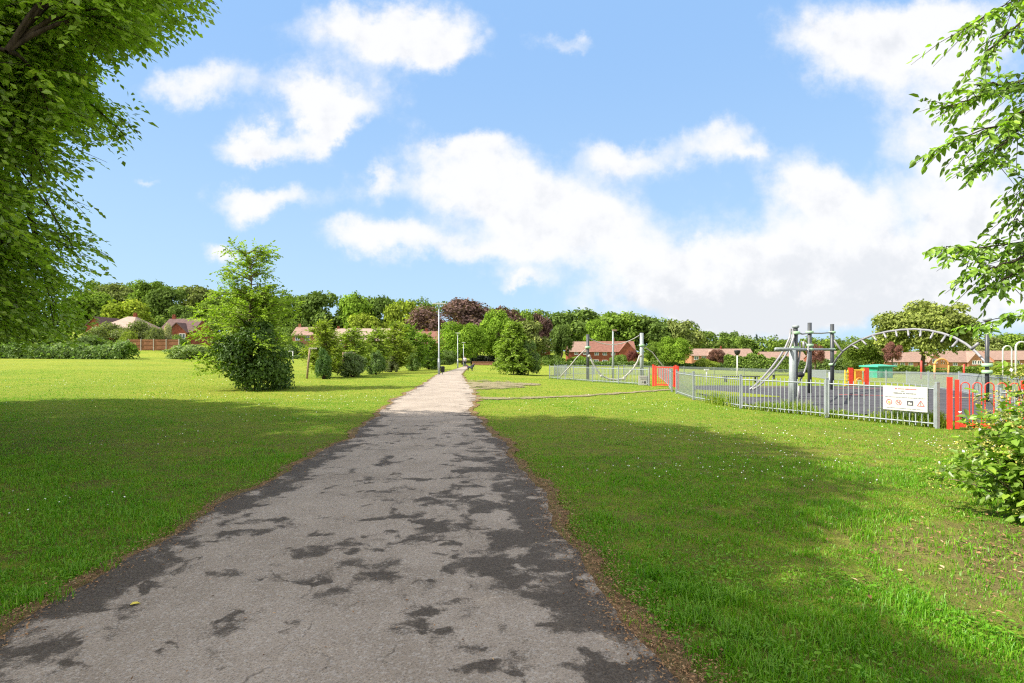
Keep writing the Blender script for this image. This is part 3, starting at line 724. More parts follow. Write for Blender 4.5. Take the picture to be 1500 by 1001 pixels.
# the wood behind as one mass
g = np.random.default_rng(77); cs = []
for px in np.arange(-80, 1640, 17):
    t = (px - CX) / F
    for Yk in (285, 330):
        top = np.interp(px, [-80, 200, 330, 640, 760, 860, 1000, 1040, 1150, 1280, 1420, 1640], [416, 412, 426, 439, 456, 457, 470, 491, 500, 500, 495, 491]) + g.normal(0, 3) + (3 if Yk < 300 else 0)
        z = EYE + (HZ - top) / F * Yk; zb = gz1(t*Yk, Yk)
        for q in (.85, .45, .12): cs.append((t*Yk + g.normal(0, 1.5), Yk + g.normal(0, 3), zb + (z - zb) * q, 4.6))
for px in np.arange(-120, 760, 15):
    t = (px - CX) / F; Yk = 222 + g.normal(0, 6); zb = gz1(t*Yk, Yk)
    for q in (2.5, 6.5): cs.append((t*Yk, Yk, zb + q + g.normal(0, 1.2), 4.2))
cs = np.array(cs); n = 70000; idx = g.integers(0, len(cs), n)
nd = rot_dirs(n, g); nd[:, 2] = np.abs(nd[:, 2]) * np.where(g.uniform(0, 1, n) < .75, 1, -1); nd[:, 1] = -np.abs(nd[:, 1])
P = cs[idx, :3] + nd * cs[idx, 3:4] * g.uniform(.5, 1.05, (n, 1)) * [1, 1, .8]
Nn = nd + rot_dirs(n, g) * .6
s = .95 * g.uniform(.6, 1.4, n)
V, Fc, k = leaf_arrays(P, np.cross(Nn, rot_dirs(n, g)), Nn, s * 1.25, s, .1)
o = link('woodland', np_mesh('woodland', V, Fc, M['leaf_far'], np.repeat(g.uniform(0, 1, n), k)), None, (.115, .175, .036))
tag(o, 'distant woodland closing the view behind the nearer ridge trees', 'woodland', kind='stuff')

# ------------------------------------------------------------------ branch-built trees
def tube_np(store, pts, rads, n=4):
    """append a tube to store = [V list, F list, count]"""
    mb = MB(); mb.tube(pts, rads, n, False)
    o = store[2]; store[0].append(np.array(mb.v)); store[1].append(np.array(mb.f) + o); store[2] += len(mb.v)
def twig_leaves(O, Dr, Ln, per, L, Wd, g, droop=.25, up=.75, stagger=.85):
    """leaves alternating along twigs: origin O, direction Dr, length Ln"""
    n = len(O); q = (np.arange(per)[None] + .6) / per * np.ones((n, 1))
    S = np.cross(Dr, [0, 0, 1.]); S /= np.maximum(np.linalg.norm(S, axis=1, keepdims=True), 1e-6)
    sgn = np.where(np.arange(per) % 2 == 0, 1, -1)[None, :, None]
    P = O[:, None] + Dr[:, None] * (Ln[:, None] * q)[..., None]; P[..., 2] -= droop * Ln[:, None] * q ** 2
    D = Dr[:, None] * .55 + S[:, None] * sgn * stagger + np.array([0, 0, -.35]) + g.normal(0, .28, (n, per, 3))
    Nn = np.array([0, 0, up]) + g.normal(0, .38, (n, per, 3)) + Dr[:, None] * .15
    last = np.zeros((n, per), bool); last[:, -1] = True
    D[last] = Dr + [0, 0, -.45]
    m = n * per
    return P.reshape(m, 3), D.reshape(m, 3), Nn.reshape(m, 3), L * g.uniform(.65, 1.2, m), Wd * g.uniform(.7, 1.2, m)

# big overhanging tree on the left
OUT_Y = [-900, -300, 0, 35, 62, 88, 108, 125, 140, 154, 170, 192, 222, 255, 290, 320, 350, 375, 405, 432, 460, 490, 505, 512]
OUT_X = [620, 470, 318, 292, 258, 205, 152, 148, 160, 215, 250, 238, 200, 132, 128, 140, 152, 158, 142, 120, 142, 134, 112, 60]
HOLES = [(172, 131, 34), (96, 214, 24), (66, 330, 34), (118, 288, 22), (36, 262, 20), (112, 404, 20), (150, 224, 20), (20, 400, 16)]
def in_hole(px, py, grow=0.0):
    return any(np.hypot(px - a, py - b) < r + grow for a, b, r in HOLES)
def big_tree():
    g = np.random.default_rng(21); base = np.array([-12.5, 7.6, 0.])
    wood = [[], [], 0]; limbs = []
    lead = [np.array([0, 0, 0.]), np.array([.05, 0, 1.5]), np.array([.1, .1, 3.2]), np.array([0, .2, 5.5]), np.array([.2, .1, 8]), np.array([.3, -.1, 10.5]), np.array([.2, 0, 13])]
    tube_np(wood, lead, [.50, .40, .36, .30, .22, .13, .04], 12)
    for k in range(22):
        z0 = g.uniform(2.4, 11); a = k * 2.4 + g.normal(0, .2); Lh = (8.0 if z0 < 8 else 4.6) * g.uniform(.75, 1.0)
        d = np.array([math.cos(a), math.sin(a), 0]); rise = g.uniform(.25, .75)
        pts = []
        for q in np.linspace(0, 1, 9):
            pts.append(np.array([.1, .1, z0]) + d * Lh * q + np.array([0, 0, rise * Lh * (q - .62 * q * q * 1.25)]) + g.normal(0, .10, 3) * q)
        ok = []
        for p in pts:
            w = p + base
            if w[1] > 1 and CX + w[0] / w[1] * F > np.interp(HZ - (w[2] - EYE) / w[1] * F, OUT_Y, OUT_X) - 95: break
            ok.append(p)
        if len(ok) < 3: continue
        pts = ok
        limbs.append(pts); tube_np(wood, pts, np.linspace(.15, .022, 9)[:len(pts)], 7)
    LP = np.concatenate([np.array(l) for l in limbs])
    ends = []
    while len(ends) < 1750:
        d = rot_dirs(1, g)[0]; r = g.uniform(.45, 1) ** .5
        p = np.array([0, 0, 7.9]) + d * r * [7.0, 7.0, 5.7]
        if p[2] < 6 and np.hypot(p[0]/7, p[1]/7.8) < .55 : continue
        if p[2] < 4.0 and g.uniform() < .3: continue
        ends.append(p)
    # hanging outer boughs that come down close to the ground
    for k in range(150):
        a = g.uniform(0, 6.28); q = g.uniform(.55, .92)
        ends.append(np.array([math.cos(a)*6.6*q, math.sin(a)*7.4*q, g.uniform(1.9, 4.6)]))
    vis = 0
    while vis < 540:
        py = g.uniform(-70, 500) if vis < 320 else (g.uniform(-70, 130) if vis < 430 else g.uniform(330, 500)); px = g.uniform(-160, np.interp(py, OUT_Y, OUT_X) - 24); Yd = g.uniform(6.0, 10.4)
        e = W(px, py, Yd) - base
        if ((e[0]/9.0)**2 + (e[1]/8.2)**2 + ((e[2]-7.6)/7.2)**2) < 1.0 and np.hypot(e[0], e[1]) > 2.2: ends.append(e); vis += 1
    O, Dr, Ln = [], [], []
    for ie, E in enumerate(ends):
        w = E + base; py = HZ - (w[2] - EYE) / max(w[1], .5) * F; px = CX + w[0] / max(w[1], .5) * F
        if w[1] > 1 and px > np.interp(py, OUT_Y, OUT_X) - 34 + g.normal(0, 11): continue
        if w[1] > 1 and py > 500: continue
        if w[1] > 1 and in_hole(px, py, 14): continue
        if ie < 1900 and w[1] > 1 and px > -250 and -60 < py < 520 and g.uniform() < .72: continue
        i = np.argmin(np.linalg.norm(LP - E, axis=1) + .25 * np.abs(np.hypot(LP[:, 0], LP[:, 1]) - np.hypot(E[0], E[1]) + 1.2)); Q = LP[i]
        mid = (Q + E) / 2 + np.array([0, 0, .22 * np.linalg.norm(E - Q)]) + g.normal(0, .08, 3)
        qs = np.linspace(0, 1, 6)[:, None]; B = Q * (1-qs)**2 + 2 * mid * qs * (1-qs) + E * qs**2
        tube_np(wood, B, np.linspace(.032, .006, 6), 4)
        ns = 21
        s = g.uniform(.45, 1.05, ns); pb = Q * ((1-s)**2)[:, None] + 2 * mid * (s*(1-s))[:, None] + E * (s**2)[:, None]
        out = E - np.array([0, 0, E[2]]); out = out / (np.linalg.norm(out) + 1e-6)
        dd = out * .7 + np.stack([g.normal(0, .8, ns), g.normal(0, .8, ns), g.normal(-.16, .18, ns)], 1)
        dd /= np.linalg.norm(dd, axis=1, keepdims=True)
        O.append(pb); Dr.append(dd); Ln.append(g.uniform(.4, .85, ns))
    O, Dr, Ln = np.concatenate(O), np.concatenate(Dr), np.concatenate(Ln)
    T = O + Dr * Ln[:, None] + base; T[:, 2] -= .25 * Ln
    yy = np.maximum(T[:, 1], .5); py = HZ - (T[:, 2] - EYE) / yy * F; px = CX + T[:, 0] / yy * F
    bad = (T[:, 1] > 1) & ((px > np.interp(py, OUT_Y, OUT_X) + 16 + g.normal(0, 6, len(px))) | (py > 512 + g.normal(0, 8, len(px))))
    for a_, b_, r_ in HOLES: bad |= (T[:, 1] > 1) & (np.hypot(px - a_, py - b_) < r_ * g.uniform(.55, .95, len(px)))
    O, Dr, Ln = O[~bad], Dr[~bad], Ln[~bad]
    P, D, Nn, L, Wd = twig_leaves(O, Dr, Ln, 15, .096, .058, g, .3, .7, .8)
    V, Fc, k = leaf_arrays(P, D, Nn, L, Wd, .18)
    for i in range(len(O)):
        if (O[i, 1] + base[1]) > 2 and i % 2 == 0:
            e = O[i] + Dr[i] * Ln[i]; e[2] -= .2 * Ln[i]
            tube_np(wood, [O[i], (O[i] + e) / 2 + [0, 0, .05 * Ln[i]], e], [.006, .004, .002], 3)
    root = thing('broadleaf_tree', 'large leafy tree overhanging the left edge with drooping branches', 'tree', base)
    tm = np_mesh('trunk', np.concatenate(wood[0]), wood[1], M['bark_dark'], smooth=True)
    link('trunk', tm, root)
    per = np.repeat(np.clip(g.normal(.5, .22, len(O)), 0, 1), 15)
    link('crown', np_mesh('crown', V, Fc, M['leaf_near'], np.repeat(np.clip(per * .6 + g.uniform(0, .45, len(P)), 0, 1), k)), root, (.25, .375, .034))
    return root
left_tree = big_tree()
SHADE = [((-21.5, 11.4, 0), 2.6, 'second leafy tree, outside the left edge, shading the field grass', (1, 1, .95)),
         ((-14.9, -.5, 0), 4.4, 'third leafy tree, behind the viewpoint, shading the near path', (1, 1, 1))]
for loc, rz, lb, s in SHADE:
    d = dup(left_tree); d.location = loc; d.rotation_euler = (0, 0, rz); d.scale = s; d['label'] = lb

# saplings with airy upright crowns
def sapling_mesh(seed, h, rad, nb, leaf, per, prof, tw=.45, dens=8, lift=.55):
    g = np.random.default_rng(seed); wood = [[], [], 0]
    lead = [np.array([g.normal(0, .02*h) * (q > 0), g.normal(0, .02*h) * (q > 0), h * q]) for q in np.linspace(0, 1, 7)]
    tube_np(wood, lead, np.linspace(.012*h + .01, .006, 7), 7)
    lz = [p[2] for p in lead]; O, Dr, Ln = [], [], []
    for k in range(nb):
        q = g.uniform(.08, .97); z0 = h * q; a = k * 2.4 + g.normal(0, .3); Lb = rad * prof(q) * g.uniform(.5, 1.22)
        p0 = np.array([np.interp(z0, lz, [p[0] for p in lead]), np.interp(z0, lz, [p[1] for p in lead]), z0])
        d = np.array([math.cos(a), math.sin(a), lift * g.uniform(.6, 1.3)])
        pts = [p0 + d * Lb * s - np.array([0, 0, .30 * Lb * s * s]) for s in np.linspace(0, 1, 5)]
        tube_np(wood, pts, np.linspace(.004*h, .004, 5), 4)
        ns = max(3, int(dens * Lb / rad + 2)); s = np.sort(g.uniform(.15, 1, ns))
        o = p0 + d * Lb * s[:, None]; o[:, 2] -= .30 * Lb * s * s
        dd = d / np.linalg.norm(d) * .8 + g.normal(0, .6, (ns, 3)); dd /= np.linalg.norm(dd, axis=1, keepdims=True)
        O.append(o); Dr.append(dd); Ln.append(tw * g.uniform(.6, 1.2, ns))
    O, Dr, Ln = np.concatenate(O), np.concatenate(Dr), np.concatenate(Ln)
    P, D, Nn, L, Wd = twig_leaves(O, Dr, Ln, per, leaf, leaf * .6, g, .2, .6)
    V, Fc, k = leaf_arrays(P, D, Nn, L, Wd, .18)
    t = np.repeat(np.clip(np.repeat(g.uniform(0, 1, len(O)), per) * .5 + g.uniform(0, .5, len(P)), 0, 1), k)
    return (np_mesh('trunk', np.concatenate(wood[0]), wood[1], M['bark_pale'], smooth=True), np_mesh('crown', V, Fc, M['leaf_mid'], t))
def sapling(meshes, px, py, sc_, colour, label, name='sapling', cat='sapling', group=None, rz=0):
    p = at(px, py); r = thing(name, label, cat, p, rz, group)
    a = link('trunk', meshes[0], r); b = link('crown', meshes[1], r, colour)
    a.scale = b.scale = sc_; return r
big_sap = sapling_mesh(31, 6.3, 2.25, 185, .145, 10, lambda q: min(1.0, .75 + q) * (1.0 if q < .52 else (.66 if q < .64 else .50)), .5, 11)
sapling(big_sap, 362, 569.5, (1, 1, 1), (.235, .335, .04), 'tall airy light green sapling rising out of a dark bush on the left field', rz=.6)
small_sap = sapling_mesh(33, 4.0, 1.35, 130, .17, 9, lambda q: .55 + .45 * math.sin(min(1, q * 1.2) * math.pi) if q < .8 else max(.2, 1.6 - q * 1.4), .42, 8)
cone_sap = sapling_mesh(34, 4.6, 1.9, 260, .18, 10, lambda q: max(.1, 1 - q * .92), .45, 12, .35)
SG = 'young trees planted in a row left of the path'
for px, py, s, c, lb, rz in ((474, 553.5, (.95, .95, .92), YG, 'yellow-green young tree above the ivy-clad stump beside the leaning stake', 0),
                        (514, 551, (1.0, 1.0, .85), (.24, .32, .05), 'second young tree of the path row, counted from the leaning stake', 1),
                        (550, 547.5, (1.0, 1.0, .92), (.23, .31, .048), 'third young tree of the path row, counted from the leaning stake', 2),
                        (580, 545, (1.15, 1.15, 1.1), YG, 'tallest young tree in the middle of the path row', 3),
                        (602, 543, (1.2, 1.2, 1.12), LG, 'light green young tree just right of the tallest in the path row', 4.2),
                        (627, 541.5, (1.25, 1.25, 1.0), LG, 'last young tree of the path row, left of the tallest lamp post', 5)):
    sapling(small_sap, px, py, s, c, lb, group=SG, rz=rz)
sapling(cone_sap, 752, 549, (1.12, 1.12, 1.04), (.21, .30, .045), 'bright green conical young tree right of the path', rz=1)
# dense dark bushes grown through the young trees
def dense_bush(seed, n, leaf, squash, mat='leaf_ivy', lobes=40, lobe_r=.26):
    V, Fc, t = lobed_crown(seed, n, leaf, lobes, lobe_r, squash)
    return np_mesh('foliage', V, Fc, M[mat], t), V[:, 2].max()
bushA = dense_bush(51, 15000, .045, 1.0); bushB = dense_bush(52, 8000, .07, .9)
def ivy(mesh, px, py, wpx, top, colour, label, name='bush', cat='bush', group=None, rz=0, depth=1.0):
    p = at(px, py); rad = wpx / 2 / F * p[1] / .95; h = (py - top) / F * p[1]
    r = thing(name, label, cat, p, rz, group)
    st = MB()
    for k in range(5):
        a = k * 1.256; st.tube([(0.05*math.cos(a), .05*math.sin(a), 0), (rad*.25*math.cos(a), rad*.25*math.sin(a), h*.4), (rad*.5*math.cos(a), rad*.5*math.sin(a), h*.75)], [.035, .025, .01], 5)
    part('stem', st, M['bark_dark'], r, True)
    f = link('foliage', mesh[0], r, colour); f.scale = (rad, rad * depth, h / mesh[1] * 1.30); f.location = (0, 0, -.30 * h)
    return r
ivy(bushA, 376, 571, 112, 466, (.075, .14, .024), 'dense dark ivy-covered bush around the foot of the tall sapling', rz=.3)
IG = 'dark bushes at the feet of the young trees'
ivy(bushB, 474, 555.5, 24, 508, (.075, .15, .03), 'narrow ivy-clad dark stump bush right of the leaning stake', group=IG)
ivy(bushB, 516, 552.5, 42, 514, (.13, .19, .06), 'dark wide bush next to the narrow ivy-clad one', group=IG, rz=1)
ivy(bushB, 551, 549, 28, 512, (.115, .19, .045), 'third dark bush from the leaning stake', group=IG, rz=2)
ivy(bushB, 573, 545.5, 22, 520, (.15, .18, .065), 'small brownish bush below the tallest young tree', group=IG, rz=3)
ivy(bushB, 604, 543.5, 24, 514, (.15, .24, .045), 'fourth dark bush, below the light young tree', group=IG, rz=4)
ivy(bushB, 629, 541.5, 30, 517, (.13, .22, .045), 'last dark bush before the tallest lamp post', group=IG, rz=5)
ivy(bushB, 773, 549.5, 42, 498, (.12, .19, .045), 'dark bush at the right foot of the conical young tree', group=IG, rz=2.5)

# branches reaching in from a tree on the right
def right_tree():
    g = np.random.default_rng(61); base = np.array([7.6, 5.4, 0.]); wood = [[], [], 0]
    lead = [base + [0, 0, z] + np.array([g.normal(0, .05), g.normal(0, .05), 0]) * (z > 0) for z in (0, 1, 2.2, 3.4, 4.8, 6.2, 7.5)]
    tube_np(wood, [p - base for p in lead], [.26, .2, .18, .15, .11, .07, .03], 10)
    def tip(px, py, Y): return W(px, py, Y) - base
    O, Dr, Ln = [], [], []
    def bough(pts, tw=(.2, .40), step=.056, spread=.9, thick=.022):
        P = np.array(pts); d = np.concatenate([[0], np.cumsum(np.linalg.norm(np.diff(P, axis=0), axis=1))])
        q = np.linspace(0, d[-1], 14); C = np.stack([np.interp(q, d, P[:, i]) for i in range(3)], 1) + g.normal(0, .012, (14, 3))
        tube_np(wood, C, np.linspace(thick, .0035, 14), 5)
        for s in np.arange(d[-1] * .08, d[-1], step) + g.uniform(-.05, .05, len(np.arange(d[-1] * .08, d[-1], step))):
            o = np.array([np.interp(s, d, P[:, i]) for i in range(3)]); i = min(np.searchsorted(d, s), len(P)-1)
            f = P[i] - P[i-1]; f /= np.linalg.norm(f); sd = np.cross(f, [0, 0, 1]); sd /= np.linalg.norm(sd)
            for sg in (-1, 1):
                if g.uniform() < .25: continue
                v = f * g.uniform(.3, 1) + sd * sg * spread * g.uniform(.2, 1.2) + np.array([0, 0, g.normal(-.12, .38)])
                v /= np.linalg.norm(v); O.append(o); Dr.append(v); Ln.append(g.uniform(*tw) * g.uniform(.55, 1.25))
        O.append(P[-1]); f = P[-1] - P[-2]; Dr.append(f / np.linalg.norm(f)); Ln.append(.2)
    J = lambda z: np.array([0, 0, z])
    Yb = 4.9
    B = [([J(5.2), tip(1600, -60, 5.2), tip(1500, -8, 5.0), tip(1420, 38, 4.9)], None), ([tip(1560, -30, 5.1), tip(1500, 30, 4.8), tip(1450, 72, 4.7)], None),
         ([J(4.0), tip(1640, 70, 5.3), tip(1510, 120, 5.0), tip(1440, 140, 4.9), tip(1396, 158, 4.85)], None),
         ([tip(1580, 100, 5.1), tip(1500, 165, 4.75), tip(1440, 193, 4.6), tip(1394, 208, 4.6)], None), ([tip(1560, 110, 5.2), tip(1490, 190, 4.9), tip(1440, 240, 4.7)], None),
         ([tip(1530, 118, 5.2), tip(1480, 120, 5.3), tip(1420, 128, 5.4)], None),
         ([tip(1560, 190, 5), tip(1515, 260, 4.9), tip(1490, 320, 4.8)], None),
         ([J(2.9), tip(1640, 318, 5.3), tip(1520, 352, 5.0), tip(1440, 362, 4.9), tip(1384, 362, 4.85)], None),
         ([tip(1560, 350, 5.1), tip(1490, 380, 4.75), tip(1425, 400, 4.65)], None), ([tip(1540, 362, 5.1), tip(1490, 398, 4.8), tip(1455, 420, 4.7)], None)]
    for pts, _ in B: bough(pts)
    bough([J(2.3), tip(1620, 440, 5.6), tip(1500, 462, 5.5), tip(1425, 478, 5.5)], (.12, .24), .07, .7, .008)
    for k in range(26):                                # the rest of the crown, out of the picture
        a = g.uniform(-1.9, 1.9); z = g.uniform(2.6, 7); L = g.uniform(1.2, 2.6); d = np.array([math.cos(a), math.sin(a), .25])
        bough([J(z), J(z) + d * L * .5, J(z) + d * L + [0, 0, -.25]], (.25, .5), .16)
    O, Dr, Ln = np.array(O), np.array(Dr), np.array(Ln)
    P, D, Nn, L, Wd = twig_leaves(O, Dr, Ln, 9, .080, .038, g, .22, .6, .75)
    D += g.normal(0, .25, D.shape); D[:, 2] -= .12
    V, Fc, k = leaf_arrays(P, D, Nn, L, Wd, .2, True)
    for o, d, l in zip(O, Dr, Ln):
        e = o + d * l; e[2] -= .3 * l; tube_np(wood, [o, (o+e)/2 + [0, 0, .06*l], e], [.004, .003, .0015], 3)
    root = thing('cherry_tree', 'tree with long drooping bright leaves reaching in from the right edge', 'tree', base)
    link('trunk', np_mesh('trunk', np.concatenate(wood[0]), wood[1], M['bark_dark'], smooth=True), root)
    link('crown', np_mesh('crown', V, Fc, M['leaf_near'], np.repeat(g.uniform(0, 1, len(P)), k)), root, (.175, .30, .03))
right_tree()
# flowering shrub on the right
def right_shrub():
    g = np.random.default_rng(71); base = np.array([5.30, 5.25, 0.]); wood = [[], [], 0]
    O, Dr, Ln, FP = [], [], [], []
    for k in range(150):
        a = g.uniform(0, 6.28); lean = g.uniform(.25, 1.0); h = g.uniform(.45, 1.62) * (1.12 - .35 * lean)
        d = np.array([math.cos(a) * lean * .84, math.sin(a) * lean * .75, h])
        p0 = np.array([g.normal(0, .18), g.normal(0, .15), 0])
        pts = [p0 + d * s + np.array([0, 0, .25 * s * (1 - s)]) - np.array([0, 0, .2 * lean * s * s]) for s in np.linspace(0, 1, 6)]
        tube_np(wood, pts, np.linspace(.012, .003, 6), 4)
        for s in np.linspace(.15, 1, 10):
            o = p0 + d * s + np.array([0, 0, .25 * s * (1 - s) - .2 * lean * s * s])
            v = rot_dirs(1, g)[0] * .8 + d / np.linalg.norm(d) * .6; v /= np.linalg.norm(v)
            O.append(o); Dr.append(v); Ln.append(g.uniform(.12, .26))
        if h > .75 or g.uniform() < .35: FP.append((pts[-1], g.uniform(.05, .1)))
    O, Dr, Ln = np.array(O), np.array(Dr), np.array(Ln)
    P, D, Nn, L, Wd = twig_leaves(O, Dr, Ln, 7, .09, .062, g, .15, .7)
    keep = P[:, 2] > .04; P, D, Nn, L, Wd = P[keep], D[keep], Nn[keep], L[keep], Wd[keep]
    V, Fc, k = leaf_arrays(P, D, Nn, L, Wd, .15, True)
    root = thing('flowering_shrub', 'leafy flowering shrub at the right edge with yellowing flower heads', 'shrub', base)
    link('stem', np_mesh('stem', np.concatenate(wood[0]), wood[1], M['bark_pale'], smooth=True), root)
    link('foliage', np_mesh('foliage', V, Fc, M['leaf_near'], np.repeat(g.uniform(0, 1, len(P)), k)), root, (.175, .285, .036))
    FP = [f for f in FP for _ in range(2)]
    fp, fd, fl = [], [], []
    for c, r in FP:
        m = 55; q = rot_dirs(m, g); q[:, 2] *= .5
        fp.append(c + g.normal(0, .08, 3) + q * r); fd.append(q + rot_dirs(m, g) * .6); fl.append(g.uniform(.012, .028, m))
    fp, fd, fl = np.concatenate(fp), np.concatenate(fd), np.concatenate(fl)
    V, Fc, k = leaf_arrays(fp, fd, rot_dirs(len(fp), g), fl, fl * .6, .2)
    link('flower_heads', np_mesh('flower_heads', V, Fc, M['flowerhead'], np.repeat(g.uniform(0, 1, len(fp)), k)), root, (.42, .40, .12))
    m = 160; c = np.array([f[0] for f in FP]); ci = g.integers(0, len(c), m)
    V, Fc, k = leaf_arrays(c[ci] + g.normal(0, .12, (m, 3)), rot_dirs(m, g), rot_dirs(m, g), .035, .03, .2)
    link('petals', np_mesh('petals', V, Fc, M['flower']), root)['kind'] = 'stuff'
right_shrub()

# ------------------------------------------------------------------ fences, gates, signs
def fence(name, pxs, label, H=.97, space=.125, bar=.011, post=.032, group=None, cat='fence', skip=(), double_first=False, fine=True):
    pts = [at(*p) if len(p) == 2 else np.array(p) for p in pxs]; b = pts[0]
    root = thing(name, label, cat, b, 0, group)
    for p in pts:
        q = p - b; mb = MB(); mb.box((q[0], q[1], q[2] + (H + .05) / 2 - .05), (post * 2, post * 2, H + .15)); mb.box((q[0], q[1], q[2] + H + .032), (post * 2.2, post * 2.2, .012))
        part('post', mb, M['galv'], root)
    for i in range(len(pts) - 1):
        if i in skip: continue
        p, q = pts[i] - b, pts[i+1] - b; d = q - p; L = np.linalg.norm(d[:2]); u = d / L; rz = math.atan2(d[1], d[0])
        p = p + u * (post + .02); q = q - u * (post + .02); L -= 2 * (post + .02); mb = MB()
        for hz in (.10, H - .10):
            mb.tube([p + [0, 0, hz], q + [0, 0, hz]], .018 if fine else .022, 4)
        n = max(2, int(round(L / space)))
        for k in range(n + 1):
            x = p + (q - p) * k / n; w = bar * (1.7 if k in (0, n) else 1)
            mb.box((x[0], x[1], x[2] + .04 + (H - .06) / 2), (w * 2, w, H - .04), rz)
        part('railing_panel', mb, M['galv'], root)
    return root
nf = [(991,577),(1016,586),(1085,599),(1211,612),(1373,628)]
fence('railing_fence', nf, 'nearest grey steel railing fence beside the grass, carrying the large white notice')
fence('railing_fence', [(984,574.5),(981,569),(975,561),(965,553)], 'grey railing fence seen almost end on, running back beside the far red gate')
fence('railing_fence', [(805,555),(817,556),(828,556.8),(840,557.6),(868,560),(906,562.2),(951,565.5)], 'grey railing fence in front of the rope bridge')
fence('railing_fence', [(1462,639),(1560,652),(1690,668)], 'grey railing fence continuing right of the near red gate behind the shrub')
fa = [(805,555),(812,551),(830,549)] + [(x, 549 + (x-830)*.006) for x in range(870, 1200, 44)]
fence('railing_fence', fa[1:], 'far grey railing fence closing the back of the playground left half', space=.16, bar=.016, post=.035)
fence('railing_fence', [(1184,552),(1210,556),(1238,558.5),(1268,560.5),(1298,562),(1328,564),(1360,568.5),(1405,575),(1446,586),(1520,600)], 'grey railing fence across the middle of the playground behind the climbing arch', space=.14, bar=.013)
def gate(pA, pB, label, hoop=True, H=1.12, open_=0):
    a, b2 = pA, pB; d = b2 - a; L = np.linalg.norm(d[:2]); u = d / np.linalg.norm(d); rz = math.atan2(d[1], d[0])
    root = thing('gate', label, 'gate', a); v = lambda s, z: u * s + np.array([0, 0, z])
    for s in (0, L):
        mb = MB(); p = v(s, 0); mb.box((p[0], p[1], p[2] + H/2 - .05), (.085, .085, H + .1), rz); mb.box((p[0], p[1], p[2] + H + .006), (.091, .091, .014), rz); part('gate_post', mb, M['red'], root)
    f = MB(); x0, x1 = .13, L - .11
    for s in (x0, x1): p = v(s, 0); f.box((p[0], p[1], p[2] + (H - .08) / 2 + .03), (.07, .06, H - .06), rz)
    p = v((x0+x1)/2, 0); f.box((p[0], p[1], p[2] + .10), (x1 - x0 - .074, .05, .08), rz)
    if not hoop: f.box((p[0], p[1], p[2] + H - .12), (x1 - x0 - .074, .05, .06), rz)
    part('gate_frame', f, M['red'], root)
    r = MB(); n = max(2, int((x1 - x0) / .2)); w = (x1 - x0 - .08) / n
    for k in range(n):
        c = x0 + .04 + w * (k + .5); q = w * .36
        if hoop: pts = [v(c - q, .14)] + [v(c - q * math.cos(t), H - .17 + q * math.sin(t)) for t in np.linspace(0, math.pi, 9)] + [v(c + q, .14)]
        if hoop: r.tube(pts, .012, 6)
        else:
            for s in (c - q, c + q * .4): r.tube([v(s, .14), v(s, H - .14)], .012, 6)
    part('hooped_bars' if hoop else 'gate_bars', r, M['red'], root)
    lt = MB(); p = v(x1 - .12, H * .72); lt.box((p[0], p[1] - .05, p[2]), (.12, .03, .06), rz); part('latch', lt, M['steel_dark'], root)
    return root
gate(at(1391,629), at(1391,629) + np.array([1.25, -.55, 0]), 'near red gate with hooped bars, partly hidden by the flowering shrub')
gate(at(957,566), at(983,567.5) + [.25, 0, 0], 'far red gate at the end of the trodden side track', False, 1.15)
mb = MB(); p = at(993, 571) ; mb.box((0, 0, .55), (.09, .09, 1.15)); mb.box((0, 0, 1.13), (.096, .096, .012))
tag(link('post', mb.mesh('post', M['red'])), 'single red gate post behind the end of the nearest fence', 'post').location = p
def bar_row(mb, cx, cz, words, h, y, gap=.012):
    tot = sum(words) + gap * (len(words) - 1); x = cx - tot / 2
    for w in words:
        nl = max(1, int(w / (h * .75)))
        for k in range(nl):
            lw = w / nl
            mb.box((x + lw * (k + .5), y, cz), (lw * random.uniform(.55, .8), .004, h * random.choice((.7, .7, 1.0))))
        x += w + gap
def ring(mb, cx, cz, r, w, y, n=20):
    for k in range(n):
        a = 2 * math.pi * (k + .5) / n; t = Vector((0, 0, 0))
        from mathutils import Matrix
        mb.box((cx + math.cos(a) * r, y, cz + math.sin(a) * r), (w, .004, 2 * math.pi * r / n * 1.02), 0, Matrix.Rotation(-a, 3, 'Y'))
